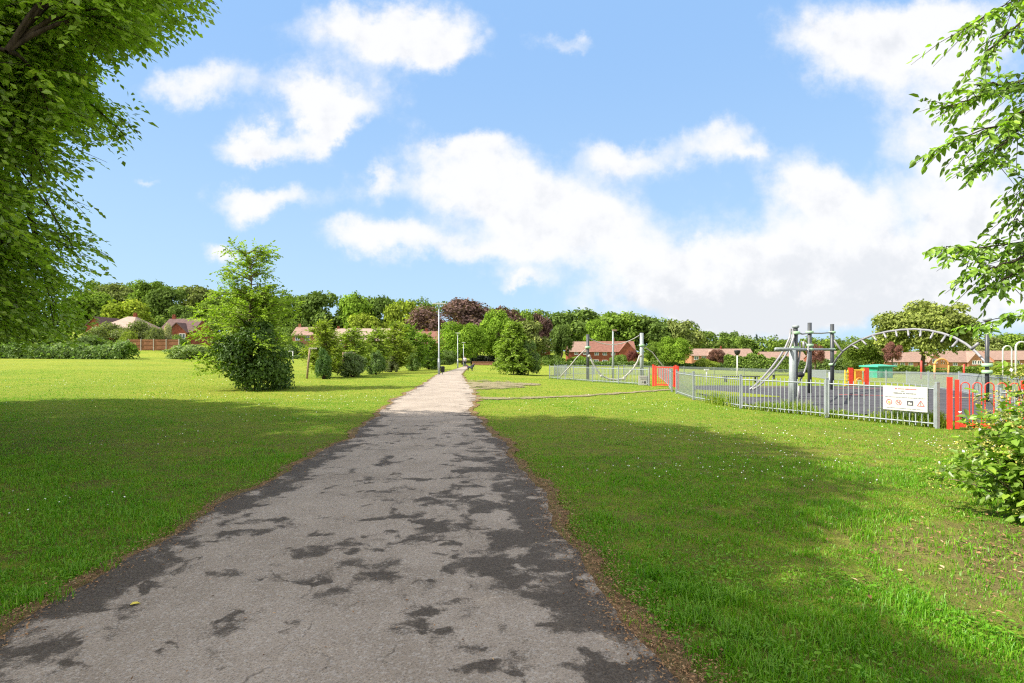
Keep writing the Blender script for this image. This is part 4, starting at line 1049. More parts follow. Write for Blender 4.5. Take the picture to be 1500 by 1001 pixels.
def notice_big():
    p0, p1 = at(1211, 612), at(1373, 628); u = (p1 - p0); u /= np.linalg.norm(u); rz = math.atan2(u[1], u[0])
    nrm = np.array([u[1], -u[0], 0]); L = np.linalg.norm(p1 - p0)
    c = p0 + u * L * .745 + nrm * .045 + [0, 0, .62]
    w, h = .92, .56
    root = thing('notice_board', 'large white playground notice with four pictograms fixed to the nearest fence', 'sign', c, rz)
    mb = MB(); mb.box((0, 0, 0), (w, .012, h)); part('board', mb, M['board_white'], root)
    y = -.0085
    t = MB(); bar_row(t, .02, .215, [.05, .13, .24], .024, y); part('title_lettering', t, M['ink_red'], root)
    t = MB(); bar_row(t, -.04, .165, [.08], .018, y); bar_row(t, .0, .115, [.19, .05, .21], .028, y); bar_row(t, 0, .02, [.06, .15, .1, .12, .2, .14], .014, y); bar_row(t, 0, -.232, [.07, .1, .05, .16, .09, .1, .13], .012, y); part('small_lettering', t, M['ink_grey'], root)
    a = MB(); ring(a, -.325, -.10, .056, .012, y); ring(a, -.125, -.10, .056, .012, y)
    from mathutils import Matrix
    a.box((-.125, y, -.10), (.10, .005, .012), 0, Matrix.Rotation(R(45), 3, 'Y'))
    part('prohibition_rings', a, M['ink_red'], root)
    a = MB(); a.lathe([(.03, -.002), (.03, .002)], (0, 0, 0), 14); a.v = [(x - .325, z + y, yy - .105) for x, yy, z in a.v]; part('orange_pictogram', a, M['ink_orange'], root)
    a = MB(); a.box((-.125, y + .0005, -.10), (.05, .004, .035)); a.box((-.10, y+.0005, -.08), (.02, .004, .02)); part('dog_pictogram', a, M['ink_grey'], root)
    a = MB(); a.box((.115, y, -.10), (.125, .005, .105)); s = part('camera_pictogram', a, M['ink_dark'], root)
    a = MB(); a.box((.115, y - .003, -.11), (.075, .004, .045)); a.box((.10, y - .003, -.083), (.03, .004, .016)); part('camera_symbol', a, M['board_white'], s)
    a = MB()
    P = [(.26, -.15), (.40, -.15), (.33, -.035)]
    for i in range(3):
        q0, q1 = P[i], P[(i+1) % 3]; d = (q1[0]-q0[0], q1[1]-q0[1]); l = math.hypot(*d)
        a.box(((q0[0]+q1[0])/2, y + i*.0004, (q0[1]+q1[1])/2), (l, .004, .013), 0, Matrix.Rotation(-math.atan2(d[1], d[0]), 3, 'Y'))
    part('warning_triangle', a, M['ink_red'], root)
    a = MB(); a.box((.33, y, -.095), (.012, .004, .05)); a.box((.33, y, -.134), (.012, .004, .012)); part('exclamation_mark', a, M['ink_dark'], root)
notice_big()
def notice_small():
    p = at(942, 565) ; k = p[1] / F; w, h = 15.5 * k, 14 * k
    root = thing('notice_board', 'small white notice on the fence left of the far red gate', 'sign', p + [0, -.12, h/2 + .03])
    mb = MB(); mb.box((0, 0, 0), (w, .02, h)); part('board', mb, M['board_white'], root)
    t = MB(); bar_row(t, 0, h*.28, [.12, .2, .1], .03, -.013); bar_row(t, 0, h*.14, [.2, .15], .03, -.013); part('small_lettering', t, M['ink_grey'], root)
    t = MB(); t.box((w*.12, -.013, -h*.2), (w*.14, .005, h*.24)); t.box((-w*.1, -.013, -h*.18), (w*.12, .005, h*.08)); part('pictogram', t, M['ink_dark'], root)
notice_small()
# weeds growing through the fence foot
def weeds(poly, n, hmax, label):
    P = np.array([at(*p) for p in poly]); d = np.concatenate([[0], np.cumsum(np.linalg.norm(np.diff(P, axis=0), axis=1))])
    s = rng.uniform(0, d[-1], n); s = s + .22 * np.sin(s * 3.1)
    X = np.interp(s, d, P[:, 0]) + rng.normal(0.05, .12, n); Y = np.interp(s, d, P[:, 1]) + rng.normal(.05, .12, n)
    h = hmax * rng.uniform(.25, 1, n) * np.clip(.8 + .5 * np.sin(s * 2.1) + .3 * np.sin(s * 5.3), .2, 1.2)
    az = rng.uniform(0, 6.28, n); ln = np.abs(rng.normal(.25, .2, n)); B = np.stack([X, Y, gz(X, Y)], 1)
    S = np.stack([np.cos(az + 1.57), np.sin(az + 1.57), 0 * az], 1) * .0065; D = np.stack([np.cos(az) * ln, np.sin(az) * ln, np.ones(n)], 1) * h[:, None]
    V = np.stack([B - S, B + S, B + D * .55 + S * .9, B + D * .55 - S * .9, B + D + np.stack([np.cos(az), np.sin(az), 0*az], 1) * (ln * h * .5)[:, None]], 1).reshape(-1, 3)
    q = np.arange(n)[:, None] * 5
    P2 = B + D * rng.uniform(.3, .95, (n, 1)); Dl = rot_dirs(n, rng) + [0, 0, .3]
    V2, F2, k2 = leaf_arrays(P2, Dl, rot_dirs(n, rng) + [0, 0, .6], rng.uniform(.03, .08, n), rng.uniform(.012, .03, n), .15)
    o = link('weeds', np_mesh('weeds', np.concatenate([V, V2]), [q + [0, 1, 2, 3], np.concatenate([q + [3, 2, 4], F2[0] + len(V)])], M['weed'], np.concatenate([np.repeat(rng.uniform(.3, 1, n), 5), np.repeat(rng.uniform(.3, 1, n), k2)])))
    tag(o, label, 'weeds', kind='stuff')
weeds([(1040,590),(1085,598),(1211,611),(1380,627)], 7000, .36, 'tall grass and weeds growing through the foot of the nearest fence')
weeds([(805,555),(868,559.5),(951,565)], 1500, .22, 'long grass along the foot of the rope bridge fence')

# ------------------------------------------------------------------ lamp posts, bin, poles
def lamp(px, py, top, label, head=.62, group='lamp posts beside the path'):
    p = at(px, py); H = (py - top) / F * p[1]
    r = thing('lamp_post', label, 'lamp post', p, 0, group)
    mb = MB(); mb.tube([(0, 0, -.1), (0, 0, 1.25)], .085, 10); mb.tube([(0, 0, 1.25), (0, 0, 1.32), (0, 0, H - .08)], [.085, .06, .045], 10); part('column', mb, M['galv'], r, True)
    mb = MB(); mb.box((0, -.083, .75), (.10, .02, .45)); part('access_door', mb, M['steel_grey'], r)
    h = MB(); h.box((.02, 0, H), (head, .22, .07)); h.tube([(0, 0, H - .14), (0, 0, H - .036)], .055, 8); part('lamp_head', h, M['steel_white'], r)
    l = MB(); l.box((.12, 0, H - .042), (head * .5, .16, .012)); part('lens', l, M['steel_white'], r)
lamp(643, 549.5, 445, 'tallest-looking grey lamp post beside the path, nearest the viewer', .95)
lamp(670.5, 540, 488, 'second grey lamp post along the path, left of the walker')
lamp(679, 537.5, 502, 'farthest grey lamp post, directly behind the walking person')
p = at(648.2, 549.5); r = thing('litter_bin', 'small black bin standing beside the nearest lamp post', 'bin', p)
mb = MB(); mb.tube([(0, 0, -.05), (0, 0, .34)], .03, 8); part('stand', mb, M['steel_grey'], r)
mb = MB(); mb.lathe([(.13, .22), (.16, .25), (.17, .56), (.175, .57)], (0, 0, 0), 12); part('bin_body', mb, M['black'], r, True)
mb = MB(); mb.lathe([(.185, .575), (.19, .6), (.10, .66), (.02, .67)], (0, 0, 0), 12); part('lid', mb, M['black'], r, True)
p = at(898, 556); H = (556 - 484) / F * p[1]; r = thing('light_pole', 'plain pale pole between the two rope bridge posts, topped by a small red lamp', 'pole', p)
mb = MB(); mb.tube([(0, 0, -.1), (0, 0, H)], [.09, .06], 10); part('pole', mb, M['steel_grey'], r, True)
mb = MB(); mb.box((.10, 0, H), (.30, .16, .12)); part('lamp_head', mb, M['tile_pink'], r)
p = at(1080, 559); H = (559 - 513) / F * p[1]; r = thing('playground_lamp', 'white pole with black bowl-shaped top in the middle of the playground', 'lamp', p)
mb = MB(); mb.tube([(0, 0, -.1), (0, 0, H - .35)], .05, 10); part('pole', mb, M['steel_white'], r, True)
mb = MB(); mb.lathe([(.06, H - .40), (.18, H - .28), (.23, H - .08), (.23, H - .03), (.06, H)], (0, 0, 0), 14); part('bowl', mb, M['black'], r, True)
p = at(1035, 561); r = thing('sign_post', 'short white post with flat white top plate left of the playground lamp', 'post', p)
mb = MB(); mb.tube([(0, 0, -.1), (0, 0, .83)], .04, 8); part('pole', mb, M['steel_white'], r, True)
mb = MB(); mb.box((0, 0, .88), (.32, .12, .09)); part('top_plate', mb, M['steel_white'], r)
# leaning tree stake with cross board
p = at(449.5, 555); k = p[1] / F; r = thing('tree_stake', 'leaning wooden stake with a pale crossboard beside the ivy-clad stump', 'stake', p)
mb = MB(); mb.tube([(0, 0, -.1), (2*k, 0, 22*k), (4.5*k, 0, 43*k)], .065, 8); part('stake', mb, M['timber'], r, True)
mb = MB(); mb.box((9*k, -.02, 44.5*k), (12*k, .06, .09)); part('crossboard', mb, M['concrete'], r)
p = at(503, 552); k = p[1] / F; r = thing('tree_stake', 'wooden stake with a pale crossboard among the second dark bush', 'stake', p)
mb = MB(); mb.tube([(0, 0, -.1), (0, 0, 36*k)], .06, 8); mb.tube([(16*k, 0, -.1), (16*k, 0, 36*k)], .06, 8); part('stake', mb, M['timber'], r, True)
mb = MB(); mb.box((8*k, 0, 35*k), (19*k, .06, .08)); part('crossboard', mb, M['concrete'], r)
# football goal
p = at(429, 530.5); k = p[1] / F; r = thing('football_goal', 'white football goal across the field behind the ivy-covered bush', 'goal', p + [-34*k, 0, 0])
for x in (0, 34*k): mb = MB(); mb.tube([(x, 0, -.1), (x, 0, 15.5*k)], .08, 8); part('goalpost', mb, M['steel_white'], r, True)
mb = MB(); mb.tube([(-.08, 0, 15.5*k), (34*k + .08, 0, 15.5*k)], .08, 8); part('crossbar', mb, M['steel_white'], r, True)

# ------------------------------------------------------------------ rope bridge
def rope_bridge():
    Y = at(861, 557.5)[1]; b = at(861, 557.5); k = Y / F
    r = thing('rope_bridge', 'rope bridge slung between two dark posts inside the far fence', 'climbing frame', b)
    q = lambda px, py, dy=0: W(px, py, Y + dy) - b
    for px, top in ((861, 490), (940, 488)):
        mb = MB(); g0 = gz1((px-CX)/F*Y, Y) - b[2]; mb.tube([q(px, 540) * [1, 1, 0] + [0, 0, g0 - .1], q(px, top)], .13 if px > 900 else .10, 10); part('post', mb, M['steel_dark' if px < 900 else 'steel_grey'], r, True)
        mb = MB(); c = q(px, 506 if px > 900 else 509); mb.lathe([(.17, -.08), (.19, -.05), (.19, .05), (.17, .08)], c, 12); part('clamp', mb, M['greenclamp'], r, True)
    mb = MB(); mb.tube([q(862 + (937-862)*s, 495 + 24*s*(1-s)*2.0 - 4*s) for s in np.linspace(0, 1, 12)], .03, 6); part('cable', mb, M['rope'], r, True)
    for pts in ([(861,509),(845,524),(833,539),(820,553)], [(940,506),(955,516),(966,530),(978,546)]):
        mb = MB(); mb.tube([q(*p) for p in pts], .035, 6); part('guy_rope', mb, M['rope'], r, True)
    for dy in (-.35, .35):
        mb = MB(); mb.tube([q(px, py, dy) for px, py in ((863,520),(868,532),(875,543),(882,551),(892,555.5),(903,556.5),(912,555),(920,548),(928,540),(934,530),(937,521))], .06, 6); part('bridge_rope', mb, M['rope'], r, True)
    mb = MB()
    for px, py in ((866,528),(872,539),(879,548),(887,553.5),(897,556.3),(907,556),(916,552),(924,544),(931,535)): mb.box(q(px, py), (.10, .75, .08))
    part('bridge_treads', mb, M['rope'], r)
    for px, py in ((881, 551), (914, 555), (863, 522), (939, 521)): mb = MB(); mb.lathe([(.02, -.11), (.09, -.06), (.11, 0), (.09, .06), (.02, .11)], q(px, py, -.36), 10); part('rope_joint', mb, M['rope'], r, True)
rope_bridge()

# ------------------------------------------------------------------ climbing frame with arch
def climbing():
    b = at(1187, 577); r = thing('climbing_frame', 'tall climbing frame of dark posts with curved twin rails and long arched ladder', 'climbing frame', b)
    def post(px, base, top, rad, mat='steel_dark', cap=None):
        p = at(px, base); Y = p[1]; a = p - b; mb = MB(); mb.tube([a + [0, 0, -.1], W(px, top, Y) - b], rad, 12); part('post', mb, M[mat], r, True); return Y
    Y1 = post(1165.5, 582, 477, .082); Yg = post(1161, 594, 513, .105, 'steel_grey'); Y2 = post(1186, 577, 473, .085); Y3 = post(1219, 572, 475, .092); Y4 = post(1446, 590, 466, .065)
    post(1216, 569, 545, .085, 'galv')
    q = lambda px, py, Y: W(px, py, Y) - b
    for px, py, Y in ((1165.5,488,Y1),(1186,487,Y2),(1219,487,Y3),(1165.5,510,Y1),(1186,512,Y2),(1219,512,Y3),(1186,506,Y2),(1219,534,Y3),(1446,535,Y4),(1446,545,Y4)):
        mb = MB(); mb.lathe([(.13, -.06), (.16, -.045), (.16, .045), (.13, .06)], q(px, py, Y), 14); part('clamp', mb, M['greenclamp'], r, True)
    for px, py, Y in ((1165.5,478,Y1),(1446,467.5,Y4)): mb = MB(); mb.lathe([(.10, -.07), (.13, -.05), (.13, .02), (.04, .05)], q(px, py, Y), 12); part('post_cap', mb, M['steel_grey'], r, True)
    mb = MB(); mb.tube([q(1166, 486.5, Y1), q(1175, 489.5, Y1*.6+Y2*.4), q(1186, 488, Y2), q(1203, 488.5, (Y2+Y3)/2), q(1219, 487, Y3)], .035, 8); part('top_bar', mb, M['silver'], r, True)
    mb = MB(); mb.tube([q(1136, 511.5, Yg-.4), q(1161, 512, Yg), q(1186, 512, Y2), q(1222, 512, Y3)], .05, 8); mb.tube([q(1136, 513, Yg+.2), q(1165, 513.5, Y1+.3)], .04, 8); part('lower_bar', mb, M['steel_grey'], r, True)
    for dx in (0, 7):
        pts = [(1158+dx*.4,482),(1157+dx*.8,494),(1151+dx,508),(1142+dx,523),(1130+dx,539),(1117+dx,554),(1105+dx*.9,566),(1098+dx*.6,571)]
        mb = MB(); mb.tube([q(px, py, Y1 - .12*i) for i, (px, py) in enumerate(pts)], .04, 8); part('curved_rail', mb, M['silver'], r, True)
    for pts in ([(1164,488),(1157,500),(1150,520)],):
        mb = MB(); mb.tube([q(px, py, Y1 + .4) for px, py in pts], .012, 5); part('stay_cable', mb, M['rope'], r)
    for pts, Y in (([(1171.5,500),(1172,514),(1170,530),(1167,540),(1165,548)], Y1), ([(1184,506),(1183.5,522),(1181.5,536),(1177,549),(1169.5,562)], Y1 + .5)):
        mb = MB(); mb.tube([q(px, py, Y) for px, py in pts], .035, 7); part('hanging_rope', mb, M['silver'], r, True)
    mb = MB(); c = q(1172, 549, Y1 + .4); mb.lathe([(.03, -.11), (.14, -.07), (.17, 0), (.12, .07), (.03, .1)], c, 12); part('swing_seat', mb, M['black'], r, True)
    mb = MB(); p = at(1170, 585) - b; mb.tube([p + [0, 0, -.1], p + [0, 0, .5]], .045, 8); part('foot_post', mb, M['silver'], r, True)
    mb = MB(); mb.tube([q(1179, 502, Y2), q(1184, 508, Y2), q(1192, 512, Y2 + .3)], .04, 7); mb.tube([q(1177, 500, Y2), q(1177.5, 512, Y2)], .05, 7); part('hand_loop', mb, M['silver'], r, True)
    mb = MB(); mb.tube([q(1218, 494, Y3), q(1226, 505, Y3 - .1), q(1234, 516, Y3 - .3)], .05, 8); part('brace', mb, M['silver'], r, True)
    ap = [(1219,537),(1226,525),(1236,513.5),(1248,505),(1262,497.5),(1280,490.5),(1300,486),(1320,483.3),(1340,482.4),(1360,484),(1380,488.3),(1398,494.5),(1415,504),(1430,516),(1445,532)]
    yy = np.linspace(Y3, Y4, len(ap)); A = [q(px, py, Y) for (px, py), Y in zip(ap, yy)]
    mb = MB(); mb.tube(A, .045, 10); arch = part('arched_ladder', mb, M['silver'], r, True)
    rg = [(1238,513,1256,511,),(1248,505,1257,511),(1262,498,1269,505),(1278,491,1284,499),(1294,487,1298,495),(1312,484,1314,493),(1330,482.6,1331,492),(1349,483,1348,493),(1368,485.5,1363,496),(1386,490.5,1379,501),(1404,497.5,1395,508)]
    for a_, b_, c_, d_ in rg[1:]:
        Y = np.interp(a_, [p[0] for p in ap], yy); mb = MB(); mb.tube([q(a_, b_, Y), q(c_, d_, Y - .35)], .04, 7); part('rung', mb, M['silver'], arch, True)
    mb = MB(); mb.tube([q(1423, 512, Y4 + .3), q(1433, 503, Y4)], .05, 8); part('brace', mb, M['silver'], r, True)
climbing()
# toddler panel in red, orange and yellow
p = at(1259, 566); k = p[1] / F; r = thing('play_panel', 'red, orange and yellow toddler play panel on the far side of the playground', 'play panel', p)
for x in (-13, 10): mb = MB(); mb.box((x*k, 0, 13.5*k), (6*k, .14, 27*k)); part('upright', mb, M['red'], r)
mb = MB(); mb.box((-3*k, .05, 17*k), (14*k, .05, 15*k)); part('panel', mb, M['orange'], r)
mb = MB(); mb.tube([(-6*k + 5.5*k*math.cos(t) + 5*k, -.06, 3*k + 9*k*math.sin(t)) for t in np.linspace(0, math.pi, 10)], .05, 6); part('arch_opening', mb, M['orange'], r)
mb = MB(); mb.box((-7.5*k, -.03, 11*k), (2.5*k, .08, 22*k)); mb.box((-1*k, -.03, 24*k), (16*k, .06, 2*k)); part('frame', mb, M['yellow'], r)
mb = MB()
for x in (-21, -17): mb.box((x*k, 0, 12*k), (1.2*k, .06, 24*k))
for z in (5, 10, 15, 20): mb.box((-19*k, -.035, z*k), (5.4*k, .04, 1.2*k))
part('side_ladder', mb, M['yellow'], r)
# timber play arch
p = at(1379, 556); k = p[1] / F; r = thing('timber_swing_frame', 'orange timber play arch with slatted board beneath the big tree', 'play equipment', p)
for x in (-10, 10): mb = MB(); mb.tube([(x*k, 0, -.1), (x*k, 0, 21*k)], .11, 8); part('leg', mb, M['timber_orange'], r, True)
mb = MB(); mb.tube([(10*k*math.cos(t), 0, 21*k + 9*k*math.sin(t)) for t in np.linspace(0, math.pi, 13)], .11, 8); part('arch', mb, M['timber_orange'], r, True)
mb = MB(); mb.box((0, 0, 19.5*k), (17*k, .1, 5*k)); mb.box((0, 0, 14*k), (17*k, .1, 1*k))
for x in (-5, -1.5, 2, 5.5): mb.box((x*k, 0, 25*k), (1.2*k, .08, 6*k))
part('board', mb, M['fence_orange'], r)
for px, base, top, lb in ((1349.5, 556, 529, 'red post left of the timber play arch'), (1412, 556, 534, 'red post right of the timber play arch')):
    p = at(px, base); mb = MB(); H = (base - top) / F * p[1]; mb.tube([(0, 0, -.1), (0, 0, H), (0, 0, H + .02)], [.09, .09, .03], 10)
    tag(link('post', mb.mesh('post', M['red'], True)), lb, 'post').location = p
# white hoops
for px0, px1, base, top, lb in ((1469, 1482, 560, 507, 'left white steel hoop beyond the flowering shrub'), (1488, 1504, 565, 501, 'right, larger white steel hoop beyond the flowering shrub')):
    p = at(px0, base); Y = p[1]; k = Y / F; w = (px1 - px0) * k; H = (base - top) * k; mb = MB()
    mb.tube([(0, 0, -.1), (0, 0, H - w/2)] + [(w/2 - w/2*math.cos(t), 0, H - w/2 + w/2*math.sin(t)) for t in np.linspace(.2, math.pi - .2, 9)] + [(w, 0, H - w/2), (w, 0, -.1)], .06, 10)
    tag(link('hoop', mb.mesh('hoop', M['steel_white'], True)), lb, 'hoop', 'white hoops').location = p
# kiosk
p = at(1286, 553.5); k = p[1] / F * 1.0; r = thing('kiosk', 'green pavilion kiosk with shallow hipped roof behind the playground', 'kiosk', p, .35)
k = 1.0 * p[1] / F
w = 31 * k; d = 22 * k; h = 15.5 * k
mb = MB(); mb.box((0, 0, h/2 - .2), (w, d, h + .4)); wl_ = part('wall', mb, M['kiosk'], r)
mb = MB()
for x in (-.3, 0, .3): mb.box((x*w, -d/2 - .02, h*.5), (w*.24, .05, h*.78))
part('shutter', mb, M['kiosk_roof'], r)
mb = MB(); e = .35; A = [(-w/2-e, -d/2-e, h+.03), (w/2+e, -d/2-e, h+.03), (w/2+e, d/2+e, h+.03), (-w/2-e, d/2+e, h+.03)]; B = [(-w*.15, 0, h + 4.2*k), (w*.15, 0, h + 4.2*k)]
A2 = [(x, y, z + .18) for x, y, z in A]
mb.add(A + A2 + B, [(3,2,1,0), (0,1,5,4), (1,2,6,5), (2,3,7,6), (3,0,4,7), (4,5,9,8), (6,7,8,9), (5,6,9), (7,4,8)]); part('roof', mb, M['kiosk_roof'], r)
# benches on the far side
for px, py, lb in ((1150, 556, 'long dark bench seat behind the curved twin rails'), (1085, 560.5, 'long dark low bench left of the grey climbing post')):
    p = at(px, py); r = thing('bench', lb, 'bench', p, 0, 'low benches of the playground')
    mb = MB(); mb.box((0, 0, .43), (2.6, .42, .06)); part('seat', mb, M['steel_dark'], r)
    for x in (-1.1, 1.1): mb = MB(); mb.box((x, 0, .2), (.08, .36, .4)); part('leg', mb, M['steel_dark'], r)

# ------------------------------------------------------------------ houses
def house(px0, px1, Y, ridge, eave, wallm, roofm, label, kind='gable', depth=7.5, wins=(), rz=0.0, gable=None, chim=(), door=None, bands=(), name='house', drop=0.0, group=None):
    xc = ((px0 + px1) / 2 - CX) / F * Y; w = (px1 - px0) / F * Y; zb = gz1(xc, Y) - drop
    yw = Y
    hr = EYE + (HZ - ridge) / F * (Y + depth/2) - zb; he = EYE + (HZ - eave) / F * Y - zb
    r = thing(name, label, 'house', (xc, Y, zb), rz, group)
    mb = MB()
    V = [(-w/2, 0, -1), (w/2, 0, -1), (w/2, depth, -1), (-w/2, depth, -1), (-w/2, 0, he), (w/2, 0, he), (w/2, depth, he), (-w/2, depth, he)]
    Fc = [(0,1,5,4), (1,2,6,5), (2,3,7,6), (3,0,4,7)]
    if kind == 'gable':
        V += [(-w/2, depth/2, hr - .12), (w/2, depth/2, hr - .12)]; Fc += [(5,6,9), (7,4,8)]
    if kind == 'front':
        V += [(0, 0, hr - .12), (0, depth, hr - .12)]; Fc += [(4,5,8), (6,7,9)]
    mb.add(V, Fc)
    part('wall', mb, M[wallm], r)
    e = .35; t = .16; rm = MB()
    def slab(P):
        P = [np.array(p, float) for p in P]; nn = np.cross(P[1]-P[0], P[2]-P[0]); nn /= np.linalg.norm(nn); nn *= t if nn[2] > 0 else -t
        n = len(P); rm.add([p for p in P] + [p + nn for p in P], [tuple(range(n-1, -1, -1)), tuple(range(n, 2*n))] + [(i, (i+1) % n, n + (i+1) % n, n + i) for i in range(n)])
    sl = (hr - he) / (depth/2)
    if kind == 'gable':
        slab([(-w/2-.2, -e, he - e*sl), (w/2+.2, -e, he - e*sl), (w/2+.2, depth/2, hr), (-w/2-.2, depth/2, hr)]); slab([(w/2+.2, depth+e, he - e*sl), (-w/2-.2, depth+e, he - e*sl), (-w/2-.2, depth/2, hr), (w/2+.2, depth/2, hr)])
    elif kind == 'hip':
        q = min(depth/2, w*.38)
        a, b_, c, d_ = (-w/2-e, -e, he), (w/2+e, -e, he), (w/2+e, depth+e, he), (-w/2-e, depth+e, he); A, B = (-w/2+q, depth/2, hr), (w/2-q, depth/2, hr)
        slab([a, b_, B, A]); slab([c, d_, A, B]); slab([b_, c, B]); slab([d_, a, A])
    else:
        s2 = (hr - he) / (w/2)
        slab([(-w/2-e, -.25, he - e*s2), (0, -.25, hr), (0, depth+.25, hr), (-w/2-e, depth+.25, he - e*s2)]); slab([(0, -.25, hr), (w/2+e, -.25, he - e*s2), (w/2+e, depth+.25, he - e*s2), (0, depth+.25, hr)])
    if gable:
        gx0, gx1, gr = [((g_ - CX) / F * Y - xc) for g_ in gable[:2]] + [EYE + (HZ - gable[2]) / F * Y - zb]; gm = (gx0 + gx1)/2
        g2 = MB(); y0 = -.7
        g2.add([(gx0, y0, -1), (gx1, y0, -1), (gx1, y0, he - .05), (gm, y0, gr), (gx0, y0, he - .05), (gx0, .05, -1), (gx1, .05, -1), (gx1, .05, he-.05), (gm, depth*.45, gr), (gx0, .05, he-.05)], [(0,1,2,3,4), (1,6,7,2), (5,0,4,9)])
        part('gable_wall', g2, M[wallm], r)
        slab([(gx0-.25, y0-.2, he-.35), (gm, y0-.2, gr+.05), (gm, depth*.45, gr+.05), (gx0-.25, depth*.2, he-.35)]); slab([(gm, y0-.2, gr+.05), (gx1+.25, y0-.2, he-.35), (gx1+.25, depth*.2, he-.35), (gm, depth*.45, gr+.05)])
    ro = part('roof', rm, M[roofm], r)
    for cx_, ch in chim:
        c = MB(); X = (cx_ - CX) / F * Y - xc; ch *= .75; c.box((X, depth*.5, hr + ch/2 - .3), (.6, .5, ch + .6)); c.box((X, depth*.5, hr + ch + .04), (.68, .58, .1)); c.lathe([(.13, 0), (.11, .35)], (X - .18, depth*.5, hr + ch + .08), 8); c.lathe([(.13, 0), (.11, .35)], (X + .18, depth*.5, hr + ch + .08), 8)
        part('chimney', c, M[wallm], ro)
    for px, py, ww, wh in wins:
        X = (px - CX) / F * Y - xc; z = EYE + (HZ - py) / F * Y - zb; y0 = -.0
        if gable and gable[0] - 1 <= px <= gable[1] + 1: y0 = -.7
        f = MB(); f.box((X, y0 - .03, z + wh/2 - .05), (ww, .1, .1)); f.box((X, y0 - .03, z - wh/2 + .05), (ww, .1, .1))
        for s in (-1, 0, 1): f.box((X + s*(ww/2 - .05), y0 - .034, z), (.1, .1, wh - .19))
        wo = part('window', f, M['pvc'], r); gl = MB(); gl.box((X, y0 - .02, z), (ww - .12, .05, wh - .12)); part('pane', gl, M['glass'], wo)
        sl_ = MB(); sl_.box((X, y0 - .06, z - wh/2 - .035), (ww + .1, .16, .06)); part('sill', sl_, M['pvc'], wo)
    if door:
        X = (door - CX) / F * Y - xc; z0 = -drop; dd = MB(); dd.box((X, -.04, 1.02), (.95, .1, 2.05)); do = part('door', dd, M['door'], r); hh = MB(); hh.box((X + .33, -.11, 1.0), (.05, .05, .14)); part('handle', hh, M['galv'], do)
    for pa, pb, py, th, m in bands:
        xa, xb = [(q - CX)/F*Y - xc for q in (pa, pb)]; z = EYE + (HZ - py)/F*Y - zb; bb = MB(); bb.box(((xa+xb)/2, -.8, z), (xb-xa, 1.6, th)); part('canopy', bb, M[m], r)
    return r
house(146, 196, 112, 465, 482, 'brick_red', 'tile_pale', 'house with pale tan hipped roof above the bushes on the far left', 'hip', 9, chim=((176, .7),))
house(126, 151, 120, 466, 478, 'brick_red', 'tile_dark', 'red brick gable end just right of the overhanging foliage', 'front', 7, wins=((140, 483, 1.2, 1.1),))
house(233, 282, 116, 468, 486, 'brick_red', 'tile_dark', 'red brick house with dark roof above the brown panel fence', 'gable', 8, wins=((241, 491, 1.3, 1.1), (270, 493, 1.3, 1.1)), gable=(248, 276, 474), chim=((238, .8),))
house(428, 460, 152, 480, 491, 'brick_orange', 'tile_pink', 'small orange house with red roof right of the tall sapling', 'gable', 7, wins=((436, 495.5, 1.2, 1.1), (450, 495.5, 1.2, 1.1)), chim=((432, .8),))
house(486, 581, 168, 482, 499, 'brick_red', 'tile_pale', 'long low house with pale pink roof behind the young trees', 'gable', 9, wins=((500, 505, 1.5, 1.2), (530, 505, 1.5, 1.2), (560, 505, 1.5, 1.2)), chim=((489, .6),))
house(608, 648, 168, 486, 503, 'brick_red', 'tile_brown', 'house with brown roof left of the tallest lamp post', 'gable', 8, wins=((615, 508, 1.2, 1.1), (630, 508, 1.2, 1.1)), chim=((622, .7),))
house(772, 806, 190, 494, 511, 'brick_red', 'tile_pink', 'red brick house with hipped roof right of the conical tree', 'hip', 8, wins=((785, 514.5, 1.3, 1.2), (797, 514.5, 1.3, 1.2), (785, 524.5, 1.5, 1.2)), door=798)
house(832, 863.5, 200, 501, 515, 'brick_red', 'tile_pink', 'left half of the semi-detached brick house, with the paler roof', 'gable', 8, wins=((844, 517, 1.4, 1.3), (857, 517, 1.4, 1.3), (844, 528, 1.4, 1.2)), door=855, chim=((836, .9),))
house(864, 931, 200, 500.5, 515, 'brick_red', 'tile_brown', 'right half of the semi-detached brick house, with the browner roof and gable', 'gable', 8, wins=((874, 517.5, 1.5, 1.4), (886, 517.5, 1.5, 1.4), (898, 517.5, 1.5, 1.4), (873, 529.5, 1.8, 1.2), (886, 530, 1.8, 1.2), (903, 529.5, 1.0, 1.1)), gable=(907, 930, 501.5), chim=((902, .9),), door=895)
house(1013, 1058, 205, 511.5, 521, 'brick_orange', 'tile_pink', 'white and red house with orange gable left of the playground lamp', 'gable', 8, wins=((1020, 524.5, 1.6, 1.2), (1031, 524.5, 1.6, 1.2)), gable=(1036, 1050, 513), chim=((1016, .8),))
house(1059, 1105, 205, 511.5, 523, 'brick_red', 'tile_pink', 'red roofed house directly behind the playground lamp', 'gable', 8, wins=((1068, 526, 1.5, 1.2), (1085, 526, 1.5, 1.2), (1097, 526, 1.5, 1.2)), chim=((1062, .9),))
house(1120, 1184, 192, 516, 529, 'brick_red', 'tile_pink', 'long house with plain pink roof behind the climbing posts', 'gable', 8, wins=((1135, 533, 1.5, 1.2), (1150, 533, 1.5, 1.2), (1170, 533, 1.5, 1.2)))
house(1198, 1240, 172, 515, 526, 'brick_red', 'tile_pink', 'red house with white band above its windows behind the climbing arch foot', 'gable', 8, wins=((1212, 533, 1.8, 1.0), (1226, 533, 1.8, 1.0)), bands=((1206, 1236, 528, .6, 'pvc'), (1204, 1238, 537.5, .5, 'pvc')), chim=((1203, .8),))
TG = 'terraced orange brick houses on the right'
